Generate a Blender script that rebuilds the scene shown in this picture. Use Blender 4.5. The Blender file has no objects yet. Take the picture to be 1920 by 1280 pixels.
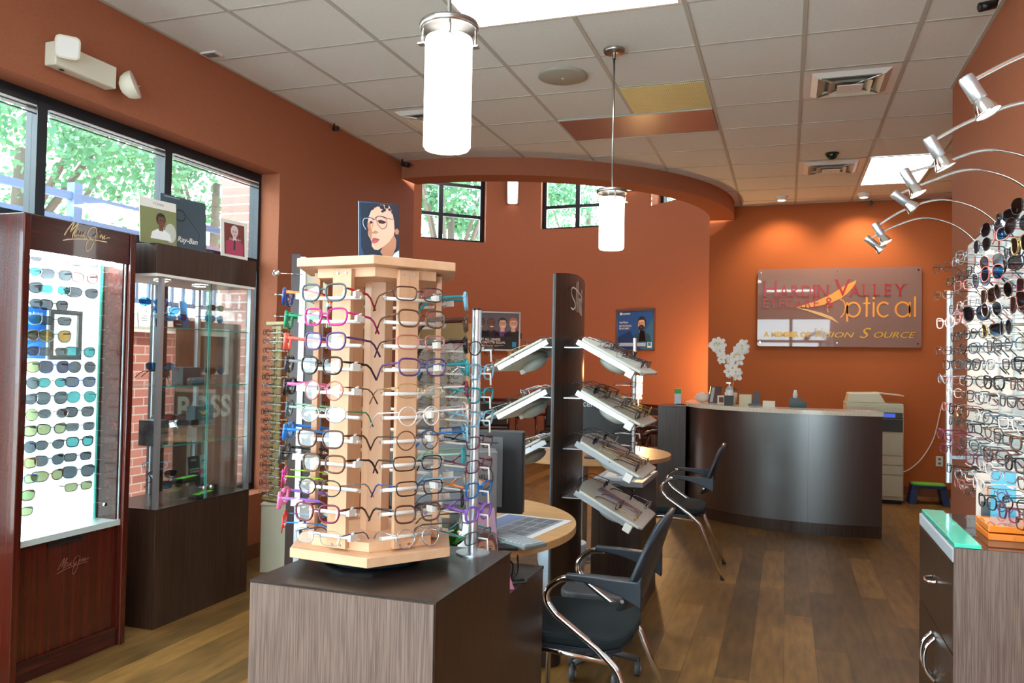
import bpy, math, random
from math import sin, cos, pi, radians as R_
from mathutils import Matrix, Vector
random.seed(7)
S = bpy.context.scene
COL = S.collection

# ------------------------------------------------------------------ camera
HC = 1.42
F_, YAW, PIT, ROL = 1519.15, .3271, .025, .0182
cam = bpy.data.cameras.new('camera'); co = bpy.data.objects.new('camera', cam); COL.objects.link(co)
cam.sensor_width = 36; cam.lens = 36 * F_ / 1920; cam.clip_start = .05; cam.clip_end = 300
_f = Vector((-sin(YAW) * cos(PIT), cos(YAW) * cos(PIT), sin(PIT)))
_r = Vector((cos(YAW), sin(YAW), 0)); _u = _r.cross(_f)
_c, _s = cos(ROL), sin(ROL)
_R, _U = _c * _r + _s * _u, -_s * _r + _c * _u
co.matrix_world = Matrix(((_R.x, _U.x, -_f.x, 0), (_R.y, _U.y, -_f.y, 0), (_R.z, _U.z, -_f.z, HC), (0, 0, 0, 1)))
S.camera = co
# ------------------------------------------------------------------ world / exposure
w = bpy.data.worlds.new('sky'); S.world = w; w.use_nodes = True
_bg = w.node_tree.nodes['Background']
_bg.inputs[0].default_value = (.80, .91, 1, 1); _bg.inputs[1].default_value = 13.0
_sun = bpy.data.lights.new('sun', 'SUN'); _sun.energy = 7; _sun.angle = R_(1); _sun.color = (1, .96, .88)
_so = bpy.data.objects.new('sun', _sun); COL.objects.link(_so); _so.rotation_euler = Vector((-.40, .12, -.90)).to_track_quat('-Z', 'Y').to_euler()
S.view_settings.view_transform = 'Standard'; S.view_settings.look = 'None'
S.view_settings.gamma = 1; S.view_settings.use_curve_mapping = False
S.view_settings.exposure = 0.0
S.cycles.transparent_max_bounces = 28
S.cycles.max_bounces = 8; S.cycles.diffuse_bounces = 5
S.cycles.caustics_reflective = False; S.cycles.caustics_refractive = False
S.cycles.sample_clamp_indirect = 6.0
CE = 3.348          # ceiling height
TROFFER = 16.0       # ceiling fixture strength
# ------------------------------------------------------------------ materials
def srgb(r, g, b):
    f = lambda c: (c / 255 / 12.92) if c <= 10 else ((c / 255 + .055) / 1.055) ** 2.4
    return (f(r), f(g), f(b))
MATS = {}
def mat(name, col=(.8, .8, .8), rough=.5, metal=0., emit=None, es=0., spec=.5, coat=0.):
    if name in MATS: return MATS[name]
    m = bpy.data.materials.new(name); m.use_nodes = True; MATS[name] = m
    b = m.node_tree.nodes['Principled BSDF']
    b.inputs['Base Color'].default_value = (*col, 1); b.inputs['Roughness'].default_value = rough
    b.inputs['Metallic'].default_value = metal; b.inputs['Specular IOR Level'].default_value = spec
    b.inputs['Coat Weight'].default_value = coat
    if emit: b.inputs['Emission Color'].default_value = (*emit, 1); b.inputs['Emission Strength'].default_value = es
    m.diffuse_color = (*col, 1)
    return m
def noise_mat(name, c1, c2, scale, rough, stretch=(1, 1, 1), bump=0., detail=4, coat=0., ramp=(.35, .65), rough2=None, spec=.5):
    m = mat(name, c1, rough, coat=coat, spec=spec); nt = m.node_tree; b = nt.nodes['Principled BSDF']
    tc = nt.nodes.new('ShaderNodeTexCoord'); mp = nt.nodes.new('ShaderNodeMapping'); nz = nt.nodes.new('ShaderNodeTexNoise')
    cr = nt.nodes.new('ShaderNodeValToRGB')
    mp.inputs['Scale'].default_value = stretch; nz.inputs['Scale'].default_value = scale; nz.inputs['Detail'].default_value = detail
    cr.color_ramp.elements[0].position, cr.color_ramp.elements[1].position = ramp
    cr.color_ramp.elements[0].color = (*c1, 1); cr.color_ramp.elements[1].color = (*c2, 1)
    L = nt.links.new
    L(tc.outputs['Object'], mp.inputs[0]); L(mp.outputs[0], nz.inputs[0]); L(nz.outputs[0], cr.inputs[0]); L(cr.outputs[0], b.inputs['Base Color'])
    if bump:
        bp = nt.nodes.new('ShaderNodeBump'); bp.inputs['Strength'].default_value = bump; bp.inputs['Distance'].default_value = .002
        L(nz.outputs[0], bp.inputs['Height']); L(bp.outputs[0], b.inputs['Normal'])
    return m
def clear_mat(name, tint, gloss, rough=.02, glosscol=(1, 1, 1), fac=.3):
    if name in MATS: return MATS[name]
    m = bpy.data.materials.new(name); m.use_nodes = True; MATS[name] = m; nt = m.node_tree
    nt.nodes.remove(nt.nodes['Principled BSDF']); out = nt.nodes['Material Output']
    t = nt.nodes.new('ShaderNodeBsdfTransparent'); g = nt.nodes.new('ShaderNodeBsdfGlossy'); mx = nt.nodes.new('ShaderNodeMixShader')
    lw = nt.nodes.new('ShaderNodeLayerWeight'); lw.inputs[0].default_value = .25
    ma = nt.nodes.new('ShaderNodeMath'); ma.operation = 'MULTIPLY_ADD'; ma.inputs[1].default_value = fac; ma.inputs[2].default_value = gloss; ma.use_clamp = True
    t.inputs[0].default_value = (*tint, 1); g.inputs[0].default_value = (*glosscol, 1); g.inputs['Roughness'].default_value = rough
    L = nt.links.new
    L(lw.outputs['Fresnel'], ma.inputs[0]); L(ma.outputs[0], mx.inputs[0]); L(t.outputs[0], mx.inputs[1]); L(g.outputs[0], mx.inputs[2]); L(mx.outputs[0], out.inputs[0])
    m.diffuse_color = (*tint, .3)
    return m

WALL = noise_mat('orange_paint', srgb(160, 97, 70), srgb(166, 102, 74), 90, .75, bump=.15, spec=.2)
WALLB = noise_mat('deep_orange_paint', srgb(172, 92, 48), srgb(178, 97, 52), 90, .75, bump=.15, spec=.2)
TILE = noise_mat('ceiling_tile', srgb(224, 227, 224), srgb(233, 236, 233), 160, .9, bump=.3, spec=.1)
GRID = mat('grid_paint', srgb(186, 186, 178), .6)
WHITE = mat('white_plastic', srgb(232, 231, 226), .4)
CREAMW = mat('cream_plastic', srgb(222, 219, 200), .45)
BLACK = mat('black_plastic', (.008, .008, .009), .35)
BLKFRAME = mat('black_window_metal', srgb(22, 30, 38), .35)
CHROME = mat('chrome', (.85, .86, .88), .08, 1)
STEEL = mat('brushed_steel', (.55, .56, .58), .28, 1)
ALU = mat('satin_aluminium', srgb(205, 214, 222), .32, .85)
NICKEL = mat('nickel', (.42, .41, .39), .3, 1)
GLASS = clear_mat('clear_glass', (.93, .98, .97), .04)
GEDGE = mat('glass_edge', srgb(60, 170, 160), .15)
ACRYL = clear_mat('clear_acrylic', (.93, .96, .96), .08)
LENS = clear_mat('clear_lens', (.97, .97, .97), .055)
def woodmat(name, a, b, rough, axis='z', sc=40, coat=0., spec=.5):
    st = {'z': (1, 1, .02), 'x': (.04, 1, 1), 'y': (1, .04, 1)}[axis]
    return noise_mat(name, a, b, sc, rough, st, bump=.05, coat=coat, spec=spec)
DARKW = woodmat('dark_wenge_laminate', srgb(44, 28, 20), srgb(68, 48, 36), .3, 'z', 150)
DARKT = woodmat('dark_wenge_top', srgb(34, 25, 22), srgb(50, 39, 34), .28, 'x', 110)
GREYW = woodmat('grey_brown_laminate', srgb(88, 70, 62), srgb(122, 102, 92), .4, 'z', 420)
MAHOG = woodmat('mahogany', srgb(62, 18, 11), srgb(82, 25, 15), .22, 'z', 60, coat=.4)
MAHOGD = woodmat('dark_mahogany', srgb(44, 14, 12), srgb(72, 28, 22), .22, 'y', 60, coat=.4)
MAPLE = woodmat('maple', srgb(206, 158, 120), srgb(216, 172, 136), .4, 'z', 25)
MAPLET = woodmat('maple_board', srgb(212, 166, 128), srgb(222, 180, 144), .4, 'x', 25)
PALEM = woodmat('pale_maple', srgb(196, 172, 120), srgb(208, 186, 138), .45, 'z', 25)
CREAM = mat('cream_laminate', srgb(206, 198, 172), .5)
TABLEW = woodmat('table_maple', srgb(196, 150, 100), srgb(208, 164, 114), .35, 'x', 20)
QUARTZ = noise_mat('white_quartz', srgb(222, 208, 186), srgb(236, 224, 206), 60, .12)
LEATHER = noise_mat('black_leather', (.006, .006, .008), (.012, .012, .014), 80, .35, bump=.2)
FABRIC = noise_mat('black_fabric', (.004, .012, .016), (.008, .018, .022), 300, .9, bump=.3)
CHAIRP = mat('charcoal_chair_plastic', srgb(38, 46, 56), .38)
REDWOOD = mat('cherry_chair_wood', srgb(70, 22, 14), .2, coat=.5)
GREYP = mat('grey_plastic', srgb(78, 80, 84), .4)
LGREY = mat('light_grey_plastic', srgb(170, 178, 186), .4)
EM_WHITE = mat('lit_diffuser', (1, 1, 1), .5, emit=(.91, .98, 1), es=TROFFER)
EM_SHADE = mat('lit_opal_glass', (1, 1, 1), .3, emit=(1, .97, .93), es=6)
EM_PANEL = mat('backlit_panel', (.9, 1, 1), .4, emit=(.80, .98, 1), es=1.9)
EM_BULB = mat('lit_bulb', (1, 1, 1), .3, emit=(1, .93, .82), es=25)
EM_LAMP = mat('lit_lamp_shade', (1, .9, .7), .5, emit=(1, .72, .42), es=7)
EM_SCONCE = mat('lit_sconce', (1, .95, .9), .5, emit=(1, .86, .72), es=4)
LEAFM = noise_mat('outdoor_leaves', srgb(84, 122, 84), srgb(56, 98, 84), 3, .7)
_lb = LEAFM.node_tree.nodes['Principled BSDF']; _lt = LEAFM.node_tree.nodes.new('ShaderNodeBsdfTranslucent'); _lt.inputs[0].default_value = (*srgb(96, 150, 90), 1); _lx = LEAFM.node_tree.nodes.new('ShaderNodeMixShader'); _lx.inputs[0].default_value = .3
LEAFM.node_tree.links.new(_lb.outputs[0], _lx.inputs[1]); LEAFM.node_tree.links.new(_lt.outputs[0], _lx.inputs[2]); LEAFM.node_tree.links.new(_lx.outputs[0], LEAFM.node_tree.nodes['Material Output'].inputs[0])
BARKM = mat('bark', srgb(90, 80, 70), .9)
HOUSEL = mat('plant_leaf', srgb(50, 130, 40), .4)

def flat(name, r, g, b, rough=.35):
    return mat(name, srgb(r, g, b), rough)
PAL = dict(black=(14, 14, 16), charcoal=(50, 54, 60), tort=(92, 58, 34), brown=(78, 46, 38), rose=(170, 100, 96), magenta=(200, 30, 130), purple=(82, 52, 110),
           navy=(36, 60, 130), blue=(24, 110, 190), teal=(40, 150, 160), green=(20, 140, 96), coral=(240, 96, 80), red=(190, 30, 34), grey=(120, 124, 126),
           silver=(180, 184, 190), pink=(226, 110, 170), lime=(150, 210, 50), violet=(150, 100, 200), sky=(130, 190, 220), clear=(214, 200, 196), gold=(190, 160, 100), slate=(70, 88, 100), orange=(240, 130, 50), white=(235, 235, 232), wine=(110, 30, 60), mint=(150, 200, 170), yellow=(232, 214, 40))
def pm(c):
    return mat('frame_' + c, srgb(*PAL[c]), .22, metal=.8 if c in ('silver', 'gold') else 0.)

# ------------------------------------------------------------------ mesh builder
class MB:
    def __init__(s): s.v = []; s.f = []; s.fm = []; s.sm = []; s.mats = []; s.T = Matrix()
    def mi(s, m):
        if m not in s.mats: s.mats.append(m)
        return s.mats.index(m)
    def add(s, vs, fs, m, smooth=False):
        n = len(s.v); k = s.mi(m)
        s.v += [tuple(s.T @ Vector(p)) for p in vs]
        for f in fs: s.f.append([i + n for i in f]); s.fm.append(k); s.sm.append(smooth)
        return s
    def box(s, x0, x1, y0, y1, z0, z1, m):
        vs = [(x, y, z) for z in (z0, z1) for y in (y0, y1) for x in (x0, x1)]
        return s.add(vs, [(0, 2, 3, 1), (4, 5, 7, 6), (0, 1, 5, 4), (2, 6, 7, 3), (0, 4, 6, 2), (1, 3, 7, 5)], m)
    def prism(s, poly, z0, z1, m):
        n = len(poly); a = sum(poly[i][0] * poly[(i + 1) % n][1] - poly[(i + 1) % n][0] * poly[i][1] for i in range(n))
        if a < 0: poly = poly[::-1]
        vs = [(x, y, z0) for x, y in poly] + [(x, y, z1) for x, y in poly]
        fs = [tuple(range(n))[::-1], tuple(range(n, 2 * n))] + [(i, (i + 1) % n, (i + 1) % n + n, i + n) for i in range(n)]
        return s.add(vs, fs, m)
    def tube(s, pts, r, m, n=8, closed=False, ry=None):
        pts = [Vector(p) for p in pts]; k = len(pts); vs = []; fs = []
        up = None
        for i, p in enumerate(pts):
            if closed: d = pts[(i + 1) % k] - pts[i - 1]
            else: d = pts[min(i + 1, k - 1)] - pts[max(i - 1, 0)]
            if d.length < 1e-9: d = Vector((0, 0, 1))
            d.normalize()
            if up is None: up = Vector((0, 0, 1)) if abs(d.z) < .9 else Vector((0, 1, 0))
            a = d.cross(up); a.normalize(); up = a.cross(d); up.normalize()
            rr = r[i] if isinstance(r, (list, tuple)) else r
            r2 = rr if ry is None else ry
            for j in range(n):
                t = 2 * pi * j / n; q = p + a * cos(t) * rr + up * sin(t) * r2; vs.append(tuple(q))
        for i in range(k if closed else k - 1):
            i2 = (i + 1) % k
            for j in range(n):
                j2 = (j + 1) % n; fs.append((i * n + j, i * n + j2, i2 * n + j2, i2 * n + j))
        s.add(vs, fs, m, True)
        if not closed:
            e = [tuple(range(n))[::-1], tuple(range((k - 1) * n, k * n))]
            nn = len(s.v) - len(vs); kk = s.mi(m)
            for f in e: s.f.append([i + nn for i in f]); s.fm.append(kk); s.sm.append(False)
        return s
    def lathe(s, prof, m, n=24, smooth=True, c=(0, 0, 0)):
        vs = []; fs = []
        for r, z in prof:
            for j in range(n):
                t = 2 * pi * j / n; vs.append((c[0] + r * cos(t), c[1] + r * sin(t), c[2] + z))
        for i in range(len(prof) - 1):
            for j in range(n):
                j2 = (j + 1) % n; fs.append((i * n + j, i * n + j2, (i + 1) * n + j2, (i + 1) * n + j))
        return s.add(vs, fs, m, smooth)
    def cyl(s, r, z0, z1, m, n=24, c=(0, 0)):
        s.lathe([(0.0001, z0), (r, z0)], m, n, False, (c[0], c[1], 0)); s.lathe([(r, z0), (r, z1)], m, n, True, (c[0], c[1], 0))
        return s.lathe([(r, z1), (0.0001, z1)], m, n, False, (c[0], c[1], 0))
    def ball(s, r, m, c=(0, 0, 0), n=12, sq=(1, 1, 1)):
        vs = []; fs = []
        for i in range(n // 2 + 1):
            ph = pi * i / (n // 2)
            for j in range(n):
                t = 2 * pi * j / n; vs.append((c[0] + r * sq[0] * sin(ph) * cos(t), c[1] + r * sq[1] * sin(ph) * sin(t), c[2] + r * sq[2] * cos(ph)))
        for i in range(n // 2):
            for j in range(n):
                j2 = (j + 1) % n; fs.append((i * n + j, (i + 1) * n + j, (i + 1) * n + j2, i * n + j2))
        return s.add(vs, fs, m, True)
    def rounded(s, w, d, r, z0, z1, m, c=(0, 0), k=4):
        pts = []
        for qx, qy, a0 in ((1, 1, 0), (-1, 1, 90), (-1, -1, 180), (1, -1, 270)):
            for i in range(k + 1):
                a = R_(a0 + 90 * i / k); pts.append((c[0] + qx * (w / 2 - r) + r * cos(a), c[1] + qy * (d / 2 - r) + r * sin(a)))
        return s.prism(pts, z0, z1, m)
    def build(s, name, parent=None, bevel=0., loc=None, sub=0):
        me = bpy.data.meshes.new(name); me.from_pydata(s.v, [], s.f)
        for m in s.mats: me.materials.append(m)
        me.polygons.foreach_set('material_index', s.fm); me.polygons.foreach_set('use_smooth', s.sm); me.update()
        o = bpy.data.objects.new(name, me); COL.objects.link(o)
        if parent: o.parent = parent
        if loc is not None: o.location = loc
        if bevel:
            b = o.modifiers.new('bevel', 'BEVEL'); b.width = bevel; b.segments = 2; b.limit_method = 'ANGLE'
        if sub:
            b = o.modifiers.new('sub', 'SUBSURF'); b.levels = sub; b.render_levels = sub
        return o
def tag(o, label, cat=None, group=None, kind=None):
    if label: o['label'] = label
    if cat: o['category'] = cat
    if group: o['group'] = group
    if kind: o['kind'] = kind
    return o
def thing(name, label, cat, loc=(0, 0, 0), rz=0, group=None, rx=0, ry=0):
    o = bpy.data.objects.new(name, None); o.empty_display_size = .05; COL.objects.link(o); o.location = loc; o.rotation_euler = (rx, ry, rz)
    return tag(o, label, cat, group)
def struct(name, b, **k):
    o = b.build(name, **k); o['kind'] = 'structure'; return o
def Tm(loc=(0, 0, 0), rx=0, ry=0, rz=0, s=1):
    return Matrix.Translation(loc) @ Matrix.Rotation(rz, 4, 'Z') @ Matrix.Rotation(ry, 4, 'Y') @ Matrix.Rotation(rx, 4, 'X') @ Matrix.Scale(s, 4)
# picture plane: local X right, Y up (in the plane), Z out of it
def face_to(loc, az, s=1, lean=0):
    "frame whose picture normal points along azimuth az (0 = +x, -90 = -y)"
    a = R_(az); n = Vector((cos(a), sin(a), 0)); x = Vector((-sin(a), cos(a), 0)); z = Vector((0, 0, 1))
    M = Matrix(((x.x, z.x, n.x, loc[0]), (x.y, z.y, n.y, loc[1]), (x.z, z.z, n.z, loc[2]), (0, 0, 0, 1)))
    return M @ Matrix.Rotation(-lean, 4, 'X') @ Matrix.Scale(s, 4)
_tc = {}
def text2d(t, size=1., shear=0., bold=0.):
    k = (t, shear, bold)
    if k not in _tc:
        cu = bpy.data.curves.new('t', 'FONT'); cu.body = t; cu.size = 1; cu.shear = shear; cu.offset = bold; cu.resolution_u = 3; cu.align_x = 'LEFT'
        ob = bpy.data.objects.new('t', cu); COL.objects.link(ob)
        bpy.context.view_layer.update()
        me = bpy.data.meshes.new_from_object(ob.evaluated_get(bpy.context.evaluated_depsgraph_get()))
        _tc[k] = ([tuple(v.co) for v in me.vertices], [tuple(p.vertices) for p in me.polygons])
        bpy.data.objects.remove(ob); bpy.data.curves.remove(cu); bpy.data.meshes.remove(me)
    return _tc[k]
def put_text(b, t, x, y, w, h, m, z=.001, shear=0., bold=0.):
    "text fitted into width w and height h with its lower left corner at x, y (picture plane)"
    v, f = text2d(t, 1, shear, bold)
    if not v: return
    x0 = min(p[0] for p in v); x1 = max(p[0] for p in v); y0 = min(p[1] for p in v); y1 = max(p[1] for p in v)
    b.add([(x + (p[0] - x0) / (x1 - x0) * w, y + (p[1] - y0) / (y1 - y0) * h, z) for p in v], f, m)
def cr(pts, n=6, closed=False):
    "Catmull-Rom through points"
    P = [Vector(p if len(p) == 3 else (*p, 0)) for p in pts]; out = []; k = len(P)
    for i in range(k if closed else k - 1):
        g = (lambda j: P[j % k]) if closed else (lambda j: P[max(0, min(k - 1, j))])
        a, b_, c, d = g(i - 1), g(i), g(i + 1), g(i + 2)
        for j in range(n):
            t = j / n
            out.append(.5 * ((2 * b_) + (c - a) * t + (2 * a - 5 * b_ + 4 * c - d) * t * t + (3 * b_ - a - 3 * c + d) * t ** 3))
    if not closed: out.append(P[-1])
    return out
def stroke(b, pts, wd, m, z=.001, smooth=True, n=5):
    P = cr(pts, n) if smooth and len(pts) > 2 else [Vector((*p, 0)) for p in pts]
    vs = []; fs = []
    for i, p in enumerate(P):
        d = P[min(i + 1, len(P) - 1)] - P[max(i - 1, 0)]; d.normalize(); q = Vector((-d.y, d.x, 0)) * wd / 2
        vs += [(p.x + q.x, p.y + q.y, z), (p.x - q.x, p.y - q.y, z)]
    for i in range(len(P) - 1): fs.append((2 * i, 2 * i + 1, 2 * i + 3, 2 * i + 2))
    b.add(vs, fs, m)
def ell(b, x, y, rx, ry, m, z, n=20, a=0.):
    b.add([(x + rx * cos(t) * cos(a) - ry * sin(t) * sin(a), y + rx * cos(t) * sin(a) + ry * sin(t) * cos(a), z) for t in [2 * pi * i / n for i in range(n)]], [tuple(range(n))], m)
def poly(b, pts, m, z): b.add([(x, y, z) for x, y in pts], [tuple(range(len(pts)))], m)
def portrait(b, x, y, s, skin, hair, top, z=.0005, specs=True, beard=False, turn=0.):
    "printed head and shoulders, s = head height; turn shifts the features sideways"
    dz = .00025
    poly(b, [(x - .95 * s, y - 1.35 * s), (x + .95 * s, y - 1.35 * s), (x + .8 * s, y - .85 * s), (x + .3 * s, y - .6 * s), (x - .3 * s, y - .6 * s), (x - .8 * s, y - .85 * s)], top, z)
    poly(b, [(x - .2 * s, y - .72 * s), (x + .2 * s, y - .72 * s), (x + .18 * s, y - .3 * s), (x - .18 * s, y - .3 * s)], skin, z + dz)
    ell(b, x, y + .12 * s, .43 * s, .48 * s, hair, z + 2 * dz)
    ell(b, x + .03 * turn * s, y, .34 * s, .47 * s, skin, z + 3 * dz)
    if beard: ell(b, x + .03 * turn * s, y - .27 * s, .3 * s, .23 * s, hair, z + 3.5 * dz)
    poly(b, [(x - .36 * s, y + .22 * s), (x - .2 * s, y + .32 * s), (x + .2 * s, y + .34 * s), (x + .36 * s, y + .2 * s), (x + .3 * s, y + .5 * s), (x, y + .6 * s), (x - .3 * s, y + .5 * s)], hair, z + 4 * dz)
    dk = flat('print_dark', 30, 26, 28); lip = flat('print_lip', 150, 80, 76)
    for k in (-1, 1):
        ex = x + (k * .15 + .06 * turn) * s
        ell(b, ex, y + .06 * s, .05 * s, .025 * s, dk, z + 5 * dz, 10)
        stroke(b, [(ex - .08 * s, y + .13 * s), (ex, y + .155 * s), (ex + .08 * s, y + .13 * s)], .025 * s, dk, z + 5 * dz, n=2)
        if specs:
            stroke(b, [(ex + .12 * s * cos(t), y + .05 * s + .1 * s * sin(t)) for t in [2 * pi * i / 12 for i in range(13)]], .022 * s, dk, z + 6 * dz, False)
    stroke(b, [(x + .06 * turn * s, y + .05 * s), (x + .1 * turn * s + .03 * s, y - .12 * s), (x + .05 * turn * s - .03 * s, y - .13 * s)], .02 * s, flat('print_shadow', 150, 104, 84), z + 5 * dz, n=2)
    ell(b, x + .05 * turn * s, y - .25 * s, .1 * s, .035 * s, lip, z + 6 * dz, 12)

# ------------------------------------------------------------------ setting
G = (-3.3, 9.75)   # centre of the round lobby
RI, RO = 2.42, 2.70
XL, XR, YB, YF = -3.56, 1.06, 10.1, -2.6
def grid_wood():
    m = bpy.data.materials.new('plank_floor'); m.use_nodes = True; nt = m.node_tree; b = nt.nodes['Principled BSDF']; L = nt.links.new
    tc = nt.nodes.new('ShaderNodeTexCoord'); mp = nt.nodes.new('ShaderNodeMapping'); br = nt.nodes.new('ShaderNodeTexBrick')
    mp.inputs['Rotation'].default_value = (0, 0, R_(90))
    br.inputs['Scale'].default_value = 1; br.inputs['Brick Width'].default_value = 1.1; br.inputs['Row Height'].default_value = .15; br.inputs['Mortar Size'].default_value = .0012
    br.inputs['Color1'].default_value = (*srgb(92, 67, 34), 1); br.inputs['Color2'].default_value = (*srgb(136, 99, 52), 1); br.inputs['Mortar'].default_value = (*srgb(74, 50, 28), 1)
    br.inputs['Bias'].default_value = 0.0
    nz = nt.nodes.new('ShaderNodeTexNoise'); nz.inputs['Scale'].default_value = 9; nz.inputs['Detail'].default_value = 8
    m2 = nt.nodes.new('ShaderNodeMapping'); m2.inputs['Scale'].default_value = (3.0, .45, 1)
    n2 = nt.nodes.new('ShaderNodeTexNoise'); n2.inputs['Scale'].default_value = 1.7; n2.inputs['Detail'].default_value = 3
    mx = nt.nodes.new('ShaderNodeMix'); mx.data_type = 'RGBA'; mx.blend_type = 'OVERLAY'; mx.inputs[0].default_value = .75
    mx2 = nt.nodes.new('ShaderNodeMix'); mx2.data_type = 'RGBA'; mx2.blend_type = 'OVERLAY'; mx2.inputs[0].default_value = .5
    L(tc.outputs['Object'], mp.inputs[0]); L(mp.outputs[0], br.inputs[0]); L(tc.outputs['Object'], m2.inputs[0]); L(m2.outputs[0], nz.inputs[0]); L(tc.outputs['Object'], n2.inputs[0])
    L(br.outputs[0], mx.inputs[6]); L(nz.outputs[0], mx.inputs[7]); L(mx.outputs[2], mx2.inputs[6]); L(n2.outputs[0], mx2.inputs[7]); L(mx2.outputs[2], b.inputs['Base Color'])
    b.inputs['Roughness'].default_value = .42; b.inputs['Specular IOR Level'].default_value = .3
    return m
FLOOR = grid_wood()
b = MB(); b.box(XL - .3, 2.8, YF, 12.6, -.1, 0, FLOOR); struct('floor', b)
# ceiling with the round cut-out of the lobby
def arc(r, a0, a1, n): return [(G[0] + r * cos(R_(a0 + (a1 - a0) * i / n)), G[1] + r * sin(R_(a0 + (a1 - a0) * i / n))) for i in range(n + 1)]
aR = math.degrees(math.asin((YB - G[1]) / RO)); aL = -math.degrees(math.acos((XL - G[0]) / RO))
b = MB()
ps = [(XL, YF), (2.6, YF), (2.6, YB)] + arc(RO, aR, aL, 40)
b.prism(ps, CE, CE + .02, TILE)
struct('ceiling', b)
# exposed T-grid, one run per bar
b = MB()
X0, Y0, TT = -.531, 3.7165, .61
def inside(x, y): return math.hypot(x - G[0], y - G[1]) > RO and not (x > XR and y < 6.17)
k = math.ceil((XL - X0) / TT)
while X0 + k * TT < 2.6:
    x = X0 + k * TT; y = YF
    while y < YB:
        if inside(x, y + .05): b.box(x - .012, x + .012, y, y + .101, CE - .004, CE + .001, GRID)
        y += .1
    k += 1
k = math.ceil((YF - Y0) / TT)
while Y0 + k * TT < YB:
    y = Y0 + k * TT; x = XL
    while x < 2.6:
        if inside(x + .05, y): b.box(x, x + .101, y - .009, y + .009, CE - .0035, CE + .001, GRID)
        x += .1
    k += 1
for (x0, x1, y0, y1) in ((XL, XL + .02, YF, 7.05), (XR - .02, XR, YF, 6.17), (-.62, 2.6, YB - .02, YB)):
    b.box(x0, x1, y0, y1, CE - .006, CE + .001, GRID)
struct('trim_1', b)
# left wall with the deep window opening
WY0, WY1, WZ0, WZ1 = -1.6, 5.085, .45, 2.78
b = MB(); xo = XL - .24
b.box(xo, XL, YF, WY0, 0, CE + .1, WALL); b.box(xo, XL, WY1, 7.345, 0, CE + .1, WALL)
b.box(xo, XL, WY0, WY1, 0, WZ0, WALL); b.box(xo, XL, WY0, WY1, WZ1, CE + .1, WALL)
struct('wall_left', b)
# window: black frames
def window(n, x, ys, z0, z1, ztr):
    t = bpy.data.objects.new('window_%d' % n, None); COL.objects.link(t); t.location = (x, ys[0], z0); t['kind'] = 'structure'
    b = MB()
    fw = .05
    for y in ys: b.box(-.05, .03, y - ys[0] - .03, y - ys[0] + .03, 0, z1 - z0, BLKFRAME)
    for z, hh in ((0, .05), (z1 - z0, .07), (ztr - z0, .045)):
        b.box(-.05, .028, 0, ys[-1] - ys[0], z - (hh if z > .1 else 0), z + (hh if z < (z1 - z0) - .1 else 0), BLKFRAME)
    b.build('window_frame', t)
    for i in range(len(ys) - 1):
        for za, zb in ((.05, ztr - z0 - .045), (ztr - z0 + .045, z1 - z0 - .07)):
            g = MB(); g.box(-.012, -.006, ys[i] - ys[0] + .03, ys[i + 1] - ys[0] - .03, za, zb, GLASS); g.build('pane', t)
    # rolled shade guide under the head
    g = MB()
    for i in range(len(ys) - 1):
        for q in range(4):
            g.box(.03 + .001, .036, ys[i] - ys[0] + .04, ys[i + 1] - ys[0] - .04, z1 - z0 - .075 - q * .014, z1 - z0 - .068 - q * .014, WHITE if q % 2 == 0 else GREYP)
    g.build('blind_rail', t)
    return t
window(1, XL - .23 + .04, [-1.6, -.2, 1.0, 2.1, 3.21, 4.13, 5.085], WZ0, WZ1, 2.10)
# right wall, its return and the alcove beyond
b = MB(); b.box(XR, XR + .15, YF, 6.17, 0, CE + .1, WALL); b.box(XR + .15, 2.6, 6.02, 6.17, 0, CE + .1, WALL); struct('wall_right', b)
b = MB(); b.box(2.6, 2.75, 6.02, YB + .1, 0, CE + .1, WALLB); struct('wall_alcove', b)
b = MB(); b.box(G[0] + math.sqrt(RI ** 2 - .35 ** 2), 2.75, YB, YB + .15, 0, CE + .1, WALLB); struct('wall_back', b)
b = MB(); b.box(-.6, 2.6, YB - .012, YB, 0, .1, mat('base_brown', srgb(110, 62, 34), .5)); struct('baseboard_back', b)
b = MB(); b.box(XR - .012, XR, YF, 6.17, 0, .1, MATS['base_brown']); struct('baseboard_right', b)
b = MB(); b.box(XL, XL + .012, 4.2, 7.34, 0, .1, MATS['base_brown']); struct('baseboard_left', b)
# street front behind the camera: wall with tall shop windows
b = MB(); yy = YF
b.box(XL - .24, -3.2, yy - .2, yy, 0, CE + .1, WALL); b.box(2.2, 2.75, yy - .2, yy, 0, CE + .1, WALL)
b.box(-3.2, 2.2, yy - .2, yy, 2.75, CE + .1, WALL); b.box(-3.2, 2.2, yy - .2, yy, 0, .35, WALL)
struct('wall_front', b)
t = bpy.data.objects.new('window_2', None); COL.objects.link(t); t.location = (0, yy - .12, 0); t['kind'] = 'structure'
b = MB()
for x in (-3.2, -2.1, -1.0, .1, 1.15, 2.2): b.box(x - .04, x + .04, -.04, .04, .35, 2.75, BLKFRAME)
for z in (.38, 2.1, 2.72): b.box(-3.2, 2.2, -.038, .038, z - .035, z + .035, BLKFRAME)
b.build('window_frame', t)
g = MB()
for xa, xb in ((-3.16, -2.14), (-2.06, -1.04), (-.96, .06), (.14, 1.11), (1.19, 2.16)): g.box(xa, xb, -.004, .004, .41, 2.69, GLASS)
g.build('pane', t)
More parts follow.
